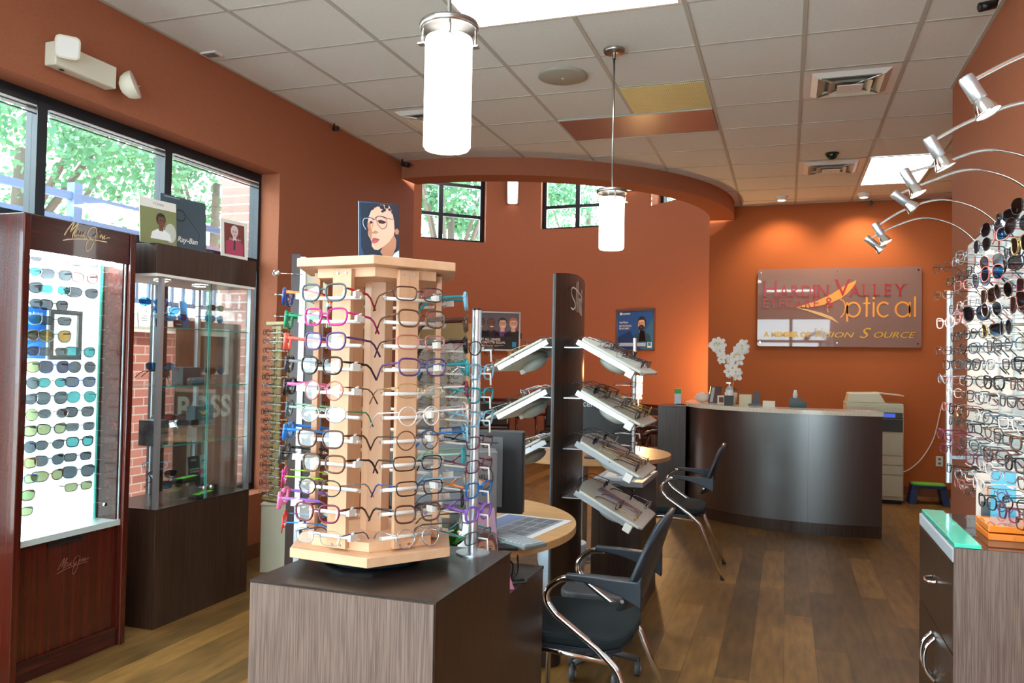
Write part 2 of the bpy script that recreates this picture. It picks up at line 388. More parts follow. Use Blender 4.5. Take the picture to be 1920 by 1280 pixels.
# round lobby wall
HZ = 4.9
wins = [(119.5, 144.5, 3.28, 4.45), (73.0, 99.0, 3.51, 4.6), (29, 53.8, 3.72, 4.7)]
b = MB(); a0, a1 = 8, 263.8; st = .5; a = a0
def cp(r, a, z): return (G[0] + r * cos(R_(a)), G[1] + r * sin(R_(a)), z)
while a < a1 - 1e-6:
    an = min(a + st, a1); mid = (a + an) / 2; hit = [q for q in wins if q[0] <= mid <= q[1]]
    def strip(za, zb): b.add([cp(RI, a, za), cp(RI, an, za), cp(RI, an, zb), cp(RI, a, zb)], [(1, 0, 3, 2)], WALL, False)
    if hit:
        q = hit[0]; strip(0, q[2]); strip(q[3], HZ)
        for z, fl in ((q[2], 0), (q[3], 1)):
            b.add([cp(RI, a, z), cp(RI, an, z), cp(RI + .24, an, z), cp(RI + .24, a, z)], [(0, 1, 2, 3)], WALL)
    else: strip(0, HZ)
    a = an
for q in wins:
    for aa in q[:2]: b.add([cp(RI, aa, q[2]), cp(RI + .24, aa, q[2]), cp(RI + .24, aa, q[3]), cp(RI, aa, q[3])], [(0, 1, 2, 3)], WALL)
o = struct('wall_lobby', b)
for i, q in enumerate(wins):
    am = (q[0] + q[1]) / 2; rr = RI + .2
    t = bpy.data.objects.new('window_%d' % (i + 3), None); COL.objects.link(t); t['kind'] = 'structure'
    hw = rr * sin(R_((q[1] - q[0]) / 2)); rc = rr * cos(R_((q[1] - q[0]) / 2)) + .02
    t.location = cp(rc, am, q[2]); t.rotation_euler = (0, 0, R_(am - 90))
    f = MB(); h = q[3] - q[2]
    hw += .0
    for x in (-hw + .035, -.16 if i == 0 else .0, hw - .035): f.box(x - .035, x + .035, -.03, .03, 0, h, BLKFRAME)
    for z in (.02, .42 if i == 0 else .37, .9, h - .02): f.box(-hw, hw, -.028, .028, z - .025, z + .025, BLKFRAME)
    f.build('window_frame', t)
    g = MB(); g.box(-hw + .03, hw - .03, -.004, .004, .03, h - .03, GLASS); g.build('pane', t)
# curved header over the lobby opening
b = MB(); n = 64; HB = 3.178
for i in range(n):
    p, q = aL + (aR - aL) * i / n, aL + (aR - aL) * (i + 1) / n
    b.add([cp(RO, p, HB), cp(RO, q, HB), cp(RO, q, CE), cp(RO, p, CE)], [(0, 1, 2, 3)], WALL, True)
    b.add([cp(RI, p, HB), cp(RI, q, HB), cp(RI, q, HZ), cp(RI, p, HZ)], [(3, 2, 1, 0)], WALL, True)
    b.add([cp(RO, p, HB), cp(RO, q, HB), cp(RI, q, HB), cp(RI, p, HB)], [(3, 2, 1, 0)], WALL)
struct('trim_2', b)
b = MB(); b.cyl(RI + .1, HZ, HZ + .05, TILE, 64, G); struct('ceiling_lobby', b)
b = MB()   # dark chair rail round the lobby
for i in range(80):
    p, q = 10 + 250 * i / 80, 10 + 250 * (i + 1) / 80
    for z0_, z1_, r0 in ((.80, .845, RI - .025),):
        b.add([cp(r0, p, z0_), cp(r0, q, z0_), cp(r0, q, z1_), cp(r0, p, z1_)], [(0, 1, 2, 3)], REDWOOD)
        b.add([cp(r0, p, z1_), cp(r0, q, z1_), cp(RI, q, z1_), cp(RI, p, z1_)], [(0, 1, 2, 3)], REDWOOD)
        b.add([cp(r0, p, z0_), cp(r0, q, z0_), cp(RI, q, z0_), cp(RI, p, z0_)], [(3, 2, 1, 0)], REDWOOD)
struct('trim_3', b)

# ------------------------------------------------------------------ outdoors
BRICK = bpy.data.materials.new('outdoor_brick'); BRICK.use_nodes = True
_n = BRICK.node_tree; _b = _n.nodes['Principled BSDF']; _tx = _n.nodes.new('ShaderNodeTexBrick'); _tcc = _n.nodes.new('ShaderNodeTexCoord'); _mp = _n.nodes.new('ShaderNodeMapping')
_mp.inputs['Rotation'].default_value = (0, R_(90), R_(90))
_tx.inputs['Scale'].default_value = 1; _tx.inputs['Brick Width'].default_value = .22; _tx.inputs['Row Height'].default_value = .075; _tx.inputs['Mortar Size'].default_value = .006
_tx.inputs['Color1'].default_value = (*srgb(186, 118, 106), 1); _tx.inputs['Color2'].default_value = (*srgb(160, 92, 82), 1); _tx.inputs['Mortar'].default_value = (*srgb(196, 180, 172), 1)
_n.links.new(_tcc.outputs['Object'], _mp.inputs[0]); _n.links.new(_mp.outputs[0], _tx.inputs[0]); _n.links.new(_tx.outputs[0], _b.inputs['Base Color'])
b = MB(); b.box(-60, XL - .3, -25, 60, -.15, -.1, mat('concrete', srgb(205, 200, 192), .9)); struct('ground_outside', b)
b = MB(); b.box(-5.6, -5.35, 1.0, 9.6, -.1, 1.62, BRICK); b.box(-5.65, -5.3, 1.0, 9.6, 1.62, 1.78, mat('stone_cap', srgb(225, 220, 210), .8))
tag(b.build('garden_wall'), 'low brick garden wall with a pale stone cap beyond the left window', 'wall')
b = MB(); b.box(-4.55, -4.15, 5.68, 6.1, -.1, 3.9, BRICK); tag(b.build('brick_pier'), 'brick pier standing outside the right end of the left window', 'pier')
t = thing('railing', 'blue grey metal railing on top of the brick wall outside the left window', 'railing', (-5.47, 1.0, 1.78))
RAILM = mat('railing_paint', srgb(84, 104, 136), .6)
b = MB(); b.box(-.02, .02, 0, 8.5, .88, .94, RAILM); b.box(-.02, .02, 0, 8.5, .10, .14, RAILM); b.box(-.02, .02, 0, 8.5, .70, .74, RAILM); b.build('top_rail', t)
for i in range(5): b = MB(); b.box(-.04, .04, i * 2.0, i * 2.0 + .08, 0, 1.02, RAILM); b.build('post', t)
b = MB()
for i in range(56): b.box(-.012, .012, .12 + i * .148, .148 + i * .148, .12, .71, RAILM)
b.build('balusters', t)
def tree(loc, h, r, n, label, seed, low=.45, sz=.07):
    rnd = random.Random(seed)
    t = thing('tree', label, 'tree', loc)
    b = MB(); b.tube([(0, 0, 0), (.05, 0, h * .3), (0, .1, h * .6)], [.14, .11, .07], BARKM, 8)
    for k in range(7):
        a = rnd.uniform(0, 6.28); b.tube([(0, 0, h * .3 + k * .12), (cos(a) * r * .5, sin(a) * r * .5, h * .55 + k * .1), (cos(a) * r * .8, sin(a) * r * .8, h * .7)], [.06, .035, .015], BARKM, 6)
    b.build('trunk', t)
    b = MB()
    cl = []
    for k in range(46):
        a = rnd.uniform(0, 6.28); q = rnd.uniform(.1, 1) ** .6; cl.append((cos(a) * r * q, sin(a) * r * q, h * (low + (1 - low) * rnd.random()), rnd.uniform(.3, .6)))
    vs = []; fs = []
    for k in range(n):
        c = cl[rnd.randrange(len(cl))]; d = Vector((rnd.gauss(0, 1), rnd.gauss(0, 1), rnd.gauss(0, .8))) * c[3] * .6
        p = Vector(c[:3]) + d; e = Vector((rnd.gauss(0, 1), rnd.gauss(0, 1), rnd.gauss(0, 1))).normalized(); g_ = e.orthogonal().normalized(); s = sz * rnd.uniform(.6, 1.3)
        m_ = len(vs); vs += [p - e * s, p + g_ * s * .55, p + e * s, p - g_ * s * .55]; fs.append((m_, m_ + 1, m_ + 2, m_ + 3))
    b.add(vs, fs, LEAFM); b.build('foliage', t)
    return t
tree((-8.9, 7.3, -.1), 6.7, 2.1, 15000, 'leafy green tree hanging over the railing outside the left window', 3, .52, .05)
tree((-10.3, 12.6, -.1), 8.0, 1.5, 11000, 'smaller leafy tree seen at the right end of the left window', 11, .50, .055)
tree((-6.9, 16.0, -.1), 8.0, 2.0, 14000, 'bushy tree seen through the leftmost high lobby window', 5, .52, .07)
tree((-5.3, 22.0, -.1), 9.8, 3.2, 20000, 'tall tree filling the middle high lobby window', 9, .42, .07)
t = thing('stop_sign', 'distant red road sign on a post seen through the leftmost high lobby window', 'road sign', (-4.75, 11.9 + 1.2, 0))
b = MB(); b.box(-.025, .025, -.025, .025, -.1, 3.9, GREYP); b.build('post', t)
b = MB(); b.T = face_to((0, 0, 4.0), -62); poly(b, [(.22 * cos(R_(22.5 + 45 * i)), .22 * sin(R_(22.5 + 45 * i))) for i in range(8)], flat('sign_red', 224, 110, 104), .05); poly(b, [(.22 * cos(-R_(22.5 + 45 * i)), .22 * sin(-R_(22.5 + 45 * i))) for i in range(8)], GREYP, .03); b.build('sign_plate', t)

# ------------------------------------------------------------------ ceiling things
def area_light(name, loc, sx, sy, power, col, parent=None):
    L = bpy.data.lights.new(name, 'AREA'); L.shape = 'RECTANGLE'; L.size = sx; L.size_y = sy; L.energy = power; L.color = col
    o = bpy.data.objects.new(name, L); COL.objects.link(o); o.location = loc
    if parent: o.parent = parent
    return o
def troffer(x0, y0, sx, sy, label, g='lit ceiling panels'):
    t = thing('ceiling_light', label, 'ceiling light', (x0 + sx / 2, y0 + sy / 2, CE))
    a, c = sx / 2 - .012, sy / 2 - .012
    b = MB()
    for x1, x2, y1, y2 in ((-a, a, -c, -c + .02), (-a, a, c - .02, c), (-a, -a + .02, -c + .02, c - .02), (a - .02, a, -c + .02, c - .02)): b.box(x1, x2, y1, y2, -.010, -.0045, WHITE)
    b.build('frame', t)
    b = MB(); b.box(-a + .02, a - .02, -c + .02, c - .02, -.008, -.0046, EM_WHITE); b.build('diffuser', t)
gx = lambda j: X0 + j * TT
gy = lambda i: Y0 + i * TT
troffer(gx(-2), gy(0), 2 * TT, TT, 'long bright ceiling panel behind the nearer hanging lamp')
troffer(gx(2), gy(7), TT, 2 * TT, 'bright ceiling panel beside the far round alcove spotlights, near the right wall corner')
troffer(gx(-2), gy(-5), 2 * TT, TT, 'bright ceiling panel over the shop front, behind the viewer')
troffer(gx(-5) + .1, gy(-7), 2 * TT, TT, 'bright ceiling panel over the shop front near the left wall')
troffer(gx(0), gy(-9), 2 * TT, TT, 'bright ceiling panel closest to the street windows')
t = thing('ceiling_light', 'added square light on the tall lobby ceiling, unseen above the curved header', 'ceiling light', (G[0], G[1] + .3, 4.9))  # lamp added out of view to brighten the lobby
b = MB(); b.box(-.62, .62, -.62, .62, -.03, -.002, WHITE); b.build('frame', t); b = MB(); b.box(-.6, .6, -.6, .6, -.036, -.031, mat('added_lobby_glow', (1, 1, 1), .5, emit=(.95, 1, 1), es=9)); b.build('diffuser', t)
def diffuser(i, j, label):
    t = thing('air_vent', label, 'air vent', (gx(j) + TT / 2, gy(i) + TT / 2, CE))
    b = MB(); a = TT / 2 - .012
    def ring(r0, z0, r1, z1, m):
        v = [(sx * r, sy * r, z) for r, z in ((r0, z0), (r1, z1)) for sx, sy in ((-1, -1), (1, -1), (1, 1), (-1, 1))]
        b.add(v, [(k, (k + 1) % 4, (k + 1) % 4 + 4, k + 4) for k in range(4)], m)
    ring(a, -.006, a - .05, -.006, WHITE); ring(a - .05, -.006, a - .09, -.03, WHITE); b.build('frame', t)
    for r0, zz in ((.2, -.035), (.135, -.045)):
        b = MB(); ring(r0, zz, r0 - .045, zz + .03, CREAMW); ring(r0 - .001, zz + .001, r0 - .046, zz + .031, CREAMW); b.build('louvre', t)
    b = MB(); b.box(-.08, .08, -.08, .08, -.05, -.045, WHITE); b.cyl(.006, -.055, -.049, STEEL, 10); b.build('centre_plate', t)
    b = MB(); b.box(-a + .06, a - .06, -a + .06, a - .06, -.0045, -.004, mat('duct_dark', srgb(120, 120, 120), .8))
    for s_ in (-1, 1): b.tube([(-.2, -.2 * s_, -.028), (.2, .2 * s_, -.028)], .007, STEEL, 6)
    b.build('throat', t)
diffuser(3, 1, 'square air vent nearest the right wall, larger in view')
diffuser(7, 1, 'square air vent far back beyond the black dome camera')
diffuser(3, -4, 'square air vent half hidden behind the nearer hanging lamp')
# yellowed and brown ceiling panels
t = thing('ceiling_panel', 'yellowed ribbed plastic panel set in the ceiling grid', 'ceiling panel', (gx(-1), gy(3), CE))
b = MB(); yl = mat('yellow_lens', srgb(228, 224, 166), .5)
b.box(.014, TT - .014, .01, TT - .01, -.006, -.0042, yl)
for q in range(44): b.box(.02 + q * .013, .026 + q * .013, .012, TT - .012, -.0085, -.006, yl)
b.build('ribbed_lens', t)
t = thing('ceiling_panel', 'glossy reddish brown panel in the ceiling grid beside the yellowed one', 'ceiling panel', (gx(-2), gy(4), CE))
b = MB(); b.box(.014, 2 * TT - .014, .012, TT - .012, -.012, -.0045, mat('brown_panel', srgb(160, 118, 110), .25)); b.build('panel', t)
b = MB(); b.box(.012, 2 * TT - .012, TT - .012, TT - .002, -.016, -.0042, GRID); b.box(.012, 2 * TT - .012, .002, .012, -.014, -.0042, GRID); b.build('edge_frame', t)
t = thing('ceiling_speaker', 'round flat grey speaker grille set in a ceiling tile', 'speaker', (-1.441, 5.206, CE))
b = MB(); b.lathe([(.165, -.001), (.165, -.012), (.15, -.018), (.001, -.02)], mat('speaker_grille', srgb(166, 164, 150), .7), 40)
b.build('grille', t); b = MB(); b.cyl(.008, -.026, -.018, WHITE, 12); b.build('badge', t)
t = thing('ceiling_sensor', 'small white slotted sensor plate on the ceiling by the left wall', 'sensor', (-3.49, 4.22, CE))
b = MB(); b.box(-.06, .06, -.04, .04, -.012, 0, WHITE); b.build('plate', t, bevel=.003)
b = MB()
for q in range(4): b.box(-.045, .045, -.03 + q * .016, -.022 + q * .016, -.0135, -.012, GREYP)
b.build('slots', t)
def pendant(x, y, zt, zb, label):
    t = thing('pendant_lamp', label, 'hanging lamp', (x, y, CE))
    b = MB(); b.lathe([(.001, -.022), (.062, -.022), (.066, -.012), (.066, 0)], NICKEL, 28); b.build('canopy', t)
    b = MB(); b.tube([(0, 0, -.02), (0, 0, zt + .05 - CE)], .0065, NICKEL, 10); b.lathe([(.012, -.06), (.012, -.02)], NICKEL, 12); b.build('stem', t)
    h = zt - CE
    b = MB(); b.lathe([(.008, h + .062), (.03, h + .058), (.094, h + .05), (.097, h + .044), (.094, h + .03), (.09, h + .028), (.06, h + .044), (.008, h + .05)], NICKEL, 40); b.build('cap_ring', t)
    for k in range(4):
        b = MB(); a = R_(25 + 90 * k); b.tube([(.086 * cos(a), .086 * sin(a), h + .04), (.086 * cos(a), .086 * sin(a), h - .02)], .004, NICKEL, 6); b.box(.086 * cos(a) - .012, .086 * cos(a) + .012, .086 * sin(a) - .012, .086 * sin(a) + .012, h - .024, h - .018, NICKEL); b.build('prong', t)
    b = MB(); b.lathe([(.055, h), (.074, h), (.0765, h - .01), (.0765, zb - CE + .01), (.07, zb - CE), (.001, zb - CE)], EM_SHADE, 40); b.build('glass_shade', t)
pendant(-1.045, 2.39, 2.46, 2.10, 'nearer hanging lamp with a long glowing white glass cylinder')
pendant(-1.02, 4.86, 2.43, 2.115, 'farther hanging lamp with a glowing white glass cylinder on a thin rod')
def mini_cam(loc, az, label, s=1.):
    t = thing('security_camera', label, 'security camera', loc, R_(az))
    b = MB(); b.tube([(0, 0, .03 * s), (0, 0, .0), (.03 * s, 0, -.01 * s)], .008 * s, BLACK, 8); b.build('mount', t)
    b = MB(); b.tube([(.01 * s, 0, -.012 * s), (.08 * s, 0, -.03 * s)], .022 * s, BLACK, 12); b.build('body', t)
    b = MB(); b.tube([(.08 * s, 0, -.03 * s), (.084 * s, 0, -.031 * s)], .014 * s, mat('lens_black', (.02, .02, .03), .05), 12); b.build('lens', t)
mini_cam((-3.52, 5.75, CE - .04), -40, 'small black camera high on the left wall, left of the corner one', 1)
mini_cam((-3.5, 6.95, CE - .045), -20, 'small black camera where the left wall meets the curved header', 1.1)
mini_cam((1.0, 4.66, CE - .045), 200, 'black camera with a pale front high on the right wall', 1.1)
mini_cam((.9, 10.07, CE - .034), -100, 'small black camera on the orange back wall under the ceiling', .9)
t = thing('dome_camera', 'tiny black dome camera on the ceiling before the far vent', 'security camera', (.37, 7.78, CE))
b = MB(); b.ball(.05, mat('dome_black', (.005, .02, .012), .08), (0, 0, -.015), 16, (1, 1, .9)); b.build('dome', t); b = MB(); b.cyl(.06, -.012, 0, BLACK); b.build('ring', t)
for (x, y, lb) in ((-.07, 9.62, 'small round ceiling spotlight left of the orange wall washers'), (.79, 9.66, 'small round ceiling spotlight near the bright far panel')):
    t = thing('ceiling_spotlight', lb, 'spotlight', (x, y, CE))
    b = MB(); b.lathe([(.07, 0), (.07, -.012), (.055, -.03), (.05, -.05), (.042, -.05)], WHITE, 24); b.build('housing', t)
    b = MB(); b.lathe([(.001, -.046), (.042, -.046)], EM_BULB, 24); b.build('bulb', t)
    L = bpy.data.lights.new('wall_wash', 'SPOT'); L.energy = 42; L.spot_size = R_(105); L.spot_blend = .8; L.color = (1, .78, .5); L.shadow_soft_size = .04
    o = bpy.data.objects.new('wall_wash', L); COL.objects.link(o); o.parent = t; o.location = (0, 0, -.07); o.rotation_euler = (R_(28), 0, 0)
# emergency light on the left wall
t = thing('emergency_light', 'white emergency light with two swivelling lamp heads above the left window', 'emergency light', (-3.56, 3.22, 2.93))
b = MB(); b.box(0, .075, -.15, .24, -.06, .06, CREAMW); b.build('housing', t, bevel=.006)
def head(y, a, z):
    h = MB(); h.T = Tm((.11, y, z), rz=a)
    h.lathe([(.001, -.0), (.05, 0)], WHITE, 4)
    h.T = Tm((.10, y, z), 0, R_(70), a); h.lathe([(.03, -.05), (.06, -.03), (.074, .0), (.076, .03)], CREAMW, 20); h.lathe([(.076, .03), (.001, .036)], mat('lamp_lens', srgb(238, 240, 236), .1), 20)
    return h
b = MB(); b.T = Tm((.10, -.105, .035), rz=R_(-38), ry=R_(8)) @ Matrix.Rotation(R_(90), 4, 'Y'); b.rounded(.115, .115, .025, -.02, .02, CREAMW); b.rounded(.10, .10, .02, .02, .024, MATS.get('lamp_lens') or mat('lamp_lens', srgb(238, 240, 236), .1)); b.build('lamp_head', t, bevel=.004)
head(.31, .5, -.02).build('lamp_head', t)
b = MB(); b.box(.03, .045, -.09, -.07, -.065, -.06, BLACK); b.build('test_button', t)
# wall sconces in the lobby
for az, z0_, z1_, lb in ((109.7, 3.91, 4.3, 'lit half-height wall lamp between the two high lobby windows'), (62.9, 4.0, 4.4, 'lit wall lamp right of the middle high lobby window, behind the far hanging lamp')):
    p = cp(RI - .0, az, z0_); t = thing('wall_lamp', lb, 'wall lamp', p, R_(az - 90))
    b = MB(); b.box(-.075, .075, -.015, 0, -.01, z1_ - z0_ + .02, NICKEL)
    for k in (-1, 1): b.box(k * .08 - .006, k * .08 + .006, -.1, -.0, -.01, z1_ - z0_ + .02, NICKEL)
    b.box(-.08, .08, -.105, -.095, .05, .06, NICKEL); b.build('bracket', t)
    b = MB(); n = 10; pts = [(-.07 + .14 * i / n, -.02 - .07 * sin(pi * i / n)) for i in range(n + 1)]; b.prism(pts, 0, z1_ - z0_, EM_SCONCE); b.build('shade', t)

# ------------------------------------------------------------------ eyewear
STY = {  # lens w, h, superellipse power, bridge, rim radius, droop of the outer corner
    'rectangular': (.053, .032, 4.2, .017, .0017, 0), 'oval': (.051, .036, 2.3, .018, .0016, 0), 'round': (.047, .044, 2.0, .019, .0015, 0),
    'cat-eye': (.054, .039, 2.8, .016, .0021, .006), 'soft square': (.052, .039, 3.2, .017, .0023, .002), 'thin rimless': (.053, .033, 3.5, .018, .0007, 0),
    'chunky': (.050, .038, 3.4, .018, .0034, .003), 'oversized': (.058, .047, 2.8, .016, .0022, .003), 'wraparound': (.062, .040, 2.7, .014, .0019, .004), 'aviator': (.056, .047, 2.5, .016, .0011, -.004)}
GM = {}
def outline(st, k, n=22):
    lw, lh, p, br, rr, dr = STY[st]; cx = (lw + br) / 2 * k; out = []
    for i in range(n):
        t = 2 * pi * i / n; c, s_ = cos(t), sin(t)
        x = math.copysign(abs(c) ** (2 / p), c) * lw / 2; z = math.copysign(abs(s_) ** (2 / p), s_) * lh / 2
        if z > 0: z += dr * max(0, x * k / (lw / 2))
        if z < 0: x *= 1 - .14 * (-z / (lh / 2))
        wrap = abs(cx + x) ** 2 * (3.6 if st == 'wraparound' else 1.2)
        out.append((cx + x, wrap, z))
    return out
def specs_meshes(st):
    if st in GM: return GM[st]
    lw, lh, p, br, rr, dr = STY[st]; hx = lw + br / 2 + .003; hz = lh * .22 + dr * .6; wy = hx ** 2 * (3.6 if st == 'wraparound' else 1.2)
    fm = MATS.get('frame_black') or pm('black'); tp = fm
    f = MB()
    for k in (-1, 1):
        f.tube(outline(st, k), rr, fm, 6, True, ry=rr * 1.25)
        f.tube([(k * (hx - .006), wy - .001, hz), (k * hx, wy + .001, hz), (k * hx, wy + .006, hz)], max(rr, .0016), fm, 6)
        f.ball(.0035, ACRYL, (k * br * .36, .005, -lh * .12), 6, (.5, .8, 1.3))
    f.tube([(-br / 2 - .001, .0005, lh * .14), (0, -.001, lh * .22), (br / 2 + .001, .0005, lh * .14)], max(rr, .0013), fm, 6)
    l = []
    for k in (-1, 1):
        g = MB(); o = outline(st, k); g.add([(x, y - .0003, z) for x, y, z in o], [tuple(range(len(o)))], LENS); l.append(g)
    tt = []
    for k in (-1, 1):
        g = MB(); g.tube([(k * hx, wy + .005, hz), (k * (hx - .002), wy + .05, hz), (k * (hx - .004), wy + .092, hz - .001), (k * (hx - .005), wy + .108, hz - .008), (k * (hx - .006), wy + .134, hz - .034)],
                         [max(rr * .9, .0011)] * 3 + [.0016, .0021], tp, 6, ry=max(rr * 1.25, .0014)); tt.append(g)
    g = MB(); g.box(hx - .004, hx + .004, wy + .03, wy + .058, hz - .016, hz - .001, WHITE)
    g.tube([(hx, wy + .038, hz - .002), (hx, wy + .05, hz + .003)], .003, WHITE, 6)
    objs = []
    for nm, q in (('frame', f), ('lens', l[0]), ('lens', l[1]), ('temple', tt[0]), ('temple', tt[1]), ('price_tag', g)):
        o = q.build(nm); me = o.data; bpy.data.objects.remove(o); objs.append((nm, me))
    GM[st] = objs; return objs
def setmat(o, m):
    o.material_slots[0].link = 'OBJECT'; o.material_slots[0].material = m
LM = {}
def tint(c):
    if c is None: return LENS
    if c not in LM:
        T = dict(smoke=((.10, .11, .13), (.8, .85, .9)), green=((.20, .30, .16), (.7, .95, .6)), amber=((.40, .22, .07), (1, .7, .3)), blue=((.04, .16, .34), (.25, .6, 1)), rose=((.40, .20, .24), (1, .6, .7)), teal=((.08, .32, .34), (.5, 1, 1)), dark=((.02, .02, .025), (.5, .7, 1)), olive=((.30, .32, .18), (.9, .9, .6)))[c]
        LM[c] = clear_mat('tinted_lens_' + c, T[0], .16, .04, T[1])
    return LM[c]
NG = 0
def glasses(st, col, loc, az, label, group=None, lens=None, tcol=None, tagged=False, rx=0., ry=0., folded=False, M=None, sun=False):
    "az = azimuth the fronts face"
    global NG; NG += 1
    t = thing('sunglasses' if sun else 'eyeglasses', label, 'sunglasses' if sun else 'glasses', loc, R_(az + 90), group, rx, ry)
    if M is not None: t.matrix_world = M
    for i, (nm, me) in enumerate(specs_meshes(st)):
        if nm == 'price_tag' and not tagged: continue
        o = bpy.data.objects.new(nm, me); COL.objects.link(o); o.parent = t
        if nm == 'lens': setmat(o, tint(lens))
        elif nm != 'price_tag': setmat(o, pm(tcol if (nm == 'temple' and tcol) else col))
        if folded and nm == 'temple':
            k = -1 if i == 3 else 1; lw, lh, p, br, rr, dr = STY[st]; hx = lw + br / 2 + .003; hy = hx * hx * 1.2 + .006
            o.matrix_local = Matrix.Translation((k * hx, hy, 0)) @ Matrix.Rotation(k * R_(84), 4, 'Z') @ Matrix.Translation((-k * hx, -hy + (.004 if k > 0 else 0), 0))
    return t
CN = dict(tort='tortoiseshell', clear='clear pink', sky='pale blue', coral='coral', wine='wine red', mint='mint green', rose='dusty rose', grey='grey', slate='slate blue')
cn = lambda c: CN.get(c, c)
ORD = ['top', 'second', 'third', 'fourth', 'fifth', 'sixth', 'seventh', 'eighth', 'ninth', 'tenth', 'eleventh', 'twelfth', 'thirteenth', 'fourteenth', 'fifteenth', 'sixteenth', 'seventeenth', 'eighteenth', 'nineteenth']

# ------------------------------------------------------------------ foreground pedestal and maple tower
def cabinet_box(name, label, x0, x1, y0, y1, h, wall_m, top_m, cat='cabinet', kick=.0, topt=.0):
    t = thing(name, label, cat, ((x0 + x1) / 2, (y0 + y1) / 2, 0)); a, c = (x1 - x0) / 2, (y1 - y0) / 2
    b = MB(); b.box(-a, a, -c, c, 0, h - .004, wall_m); b.build('body', t, bevel=.0015)
    b = MB(); b.box(-a, a, -c, c, h - .004, h, top_m); b.build('top', t, bevel=.001)
    return t
t = thing('pedestal', 'dark wood-grain pedestal carrying the maple eyewear tower', 'pedestal', (-.93, 1.83, 0))
b = MB(); b.box(-.232, -.05 + .283, -.245, .245, 0, .906, DARKW); b.build('body', t, bevel=.0015)
b = MB(); b.box(-.229, .230, -.2485, -.2455, 0.001, .904, GREYW); tag(b.build('front_panel', t), 'lighter grey-brown striped laminate front', None)
b = MB(); b.box(-.234, .235, -.247, .247, .906, .91, DARKT); b.build('top', t, bevel=.001)
t = thing('low_cabinet', 'lower dark cabinet joined behind the near pedestal, under the round table', 'cabinet', (-1.0, 2.37, 0))
b = MB(); b.box(-.23, .23, -.285, .27, 0, .725, DARKW); b.build('body', t, bevel=.0015); b = MB(); b.box(-.23, .232, -.285, .272, .725, .735, DARKT); b.build('top', t, bevel=.001)

TC = (-.999, 1.87); TA = -65.7
def hexpts(r, a0): return [(r * cos(R_(a0 + 60 * k)), r * sin(R_(a0 + 60 * k))) for k in range(6)]
def tower(name, label, cx, cy, z0, z1, a0, rb, rows, zr0, zr1, wood, woodt, barlen, sc=1., turn=True):
    t = thing(name, label, 'eyewear rack', (cx, cy, z0)); h = z1 - z0
    zb = .03 if turn else .012
    b = MB(); b.lathe([(.001, 0), (.118 * sc, 0), (.128 * sc, .008), (.128 * sc, .02), (.11 * sc, zb)], mat('turntable_black', (.012, .022, .03), .1, coat=.6) if turn else wood, 48); b.build('turntable', t)
    b = MB(); b.prism(hexpts(rb, a0), zb, zb + .023, woodt); b.build('base_board', t, bevel=.0015)
    b = MB(); b.prism(hexpts(.168 * sc, a0), zb + .0232, zb + .046, woodt); b.build('lower_block', t, bevel=.001)
    b = MB(); b.prism(hexpts(rb, a0), h - .021, h, woodt); b.build('top_board', t, bevel=.0015)
    b = MB(); b.prism(hexpts(.168 * sc, a0), h - .045, h - .0212, woodt); b.build('upper_block', t, bevel=.001)
    b = MB(); b.prism(hexpts(.036 * sc, a0 + 30), zb + .046, h - .045, wood); b.build('core', t)
    for k in range(6):
        a = R_(a0 + 30 + 60 * k); T0 = Matrix.Rotation(a, 4, 'Z')
        b = MB(); b.T = T0; r = .147 * sc
        b.box(r, r + .014 * sc, -.027 * sc, .027 * sc, zb + .028, h - .026, wood); o = b.build('post', t, bevel=.001)
        b = MB(); b.T = T0
        for zz in (zb + .036, h - .036):
            for yy in (-.012, .012): b.tube([(r + .0135 * sc, yy * sc, zz), (r + .0165 * sc, yy * sc, zz)], .003 * sc, STEEL, 8)
        b.build('screws', o)
        for i in range(rows):
            z = zr0 + (zr1 - zr0) * i / (rows - 1) - z0
            b = MB(); b.T = T0; r2 = r + .022 * sc
            b.tube([(r2, -barlen, z), (r2, barlen, z)], .0045 * sc, WHITE, 10)
            for e in (-1, 1): b.tube([(r2, e * barlen, z), (r2, e * (barlen + .006 * sc), z)], .0062 * sc, ACRYL, 10)
            b.box(r + .013 * sc, r2, -.02 * sc, .02 * sc, z - .003, z + .003, WHITE)
            b.build('display_bar', t)
    return t
tower('maple_eyewear_tower', 'large foreground maple hexagonal tower of colourful eyeglass frames', TC[0], TC[1], .91, 1.662, TA, .222, 11, 1.565, .998, MAPLE, MAPLET, .066)
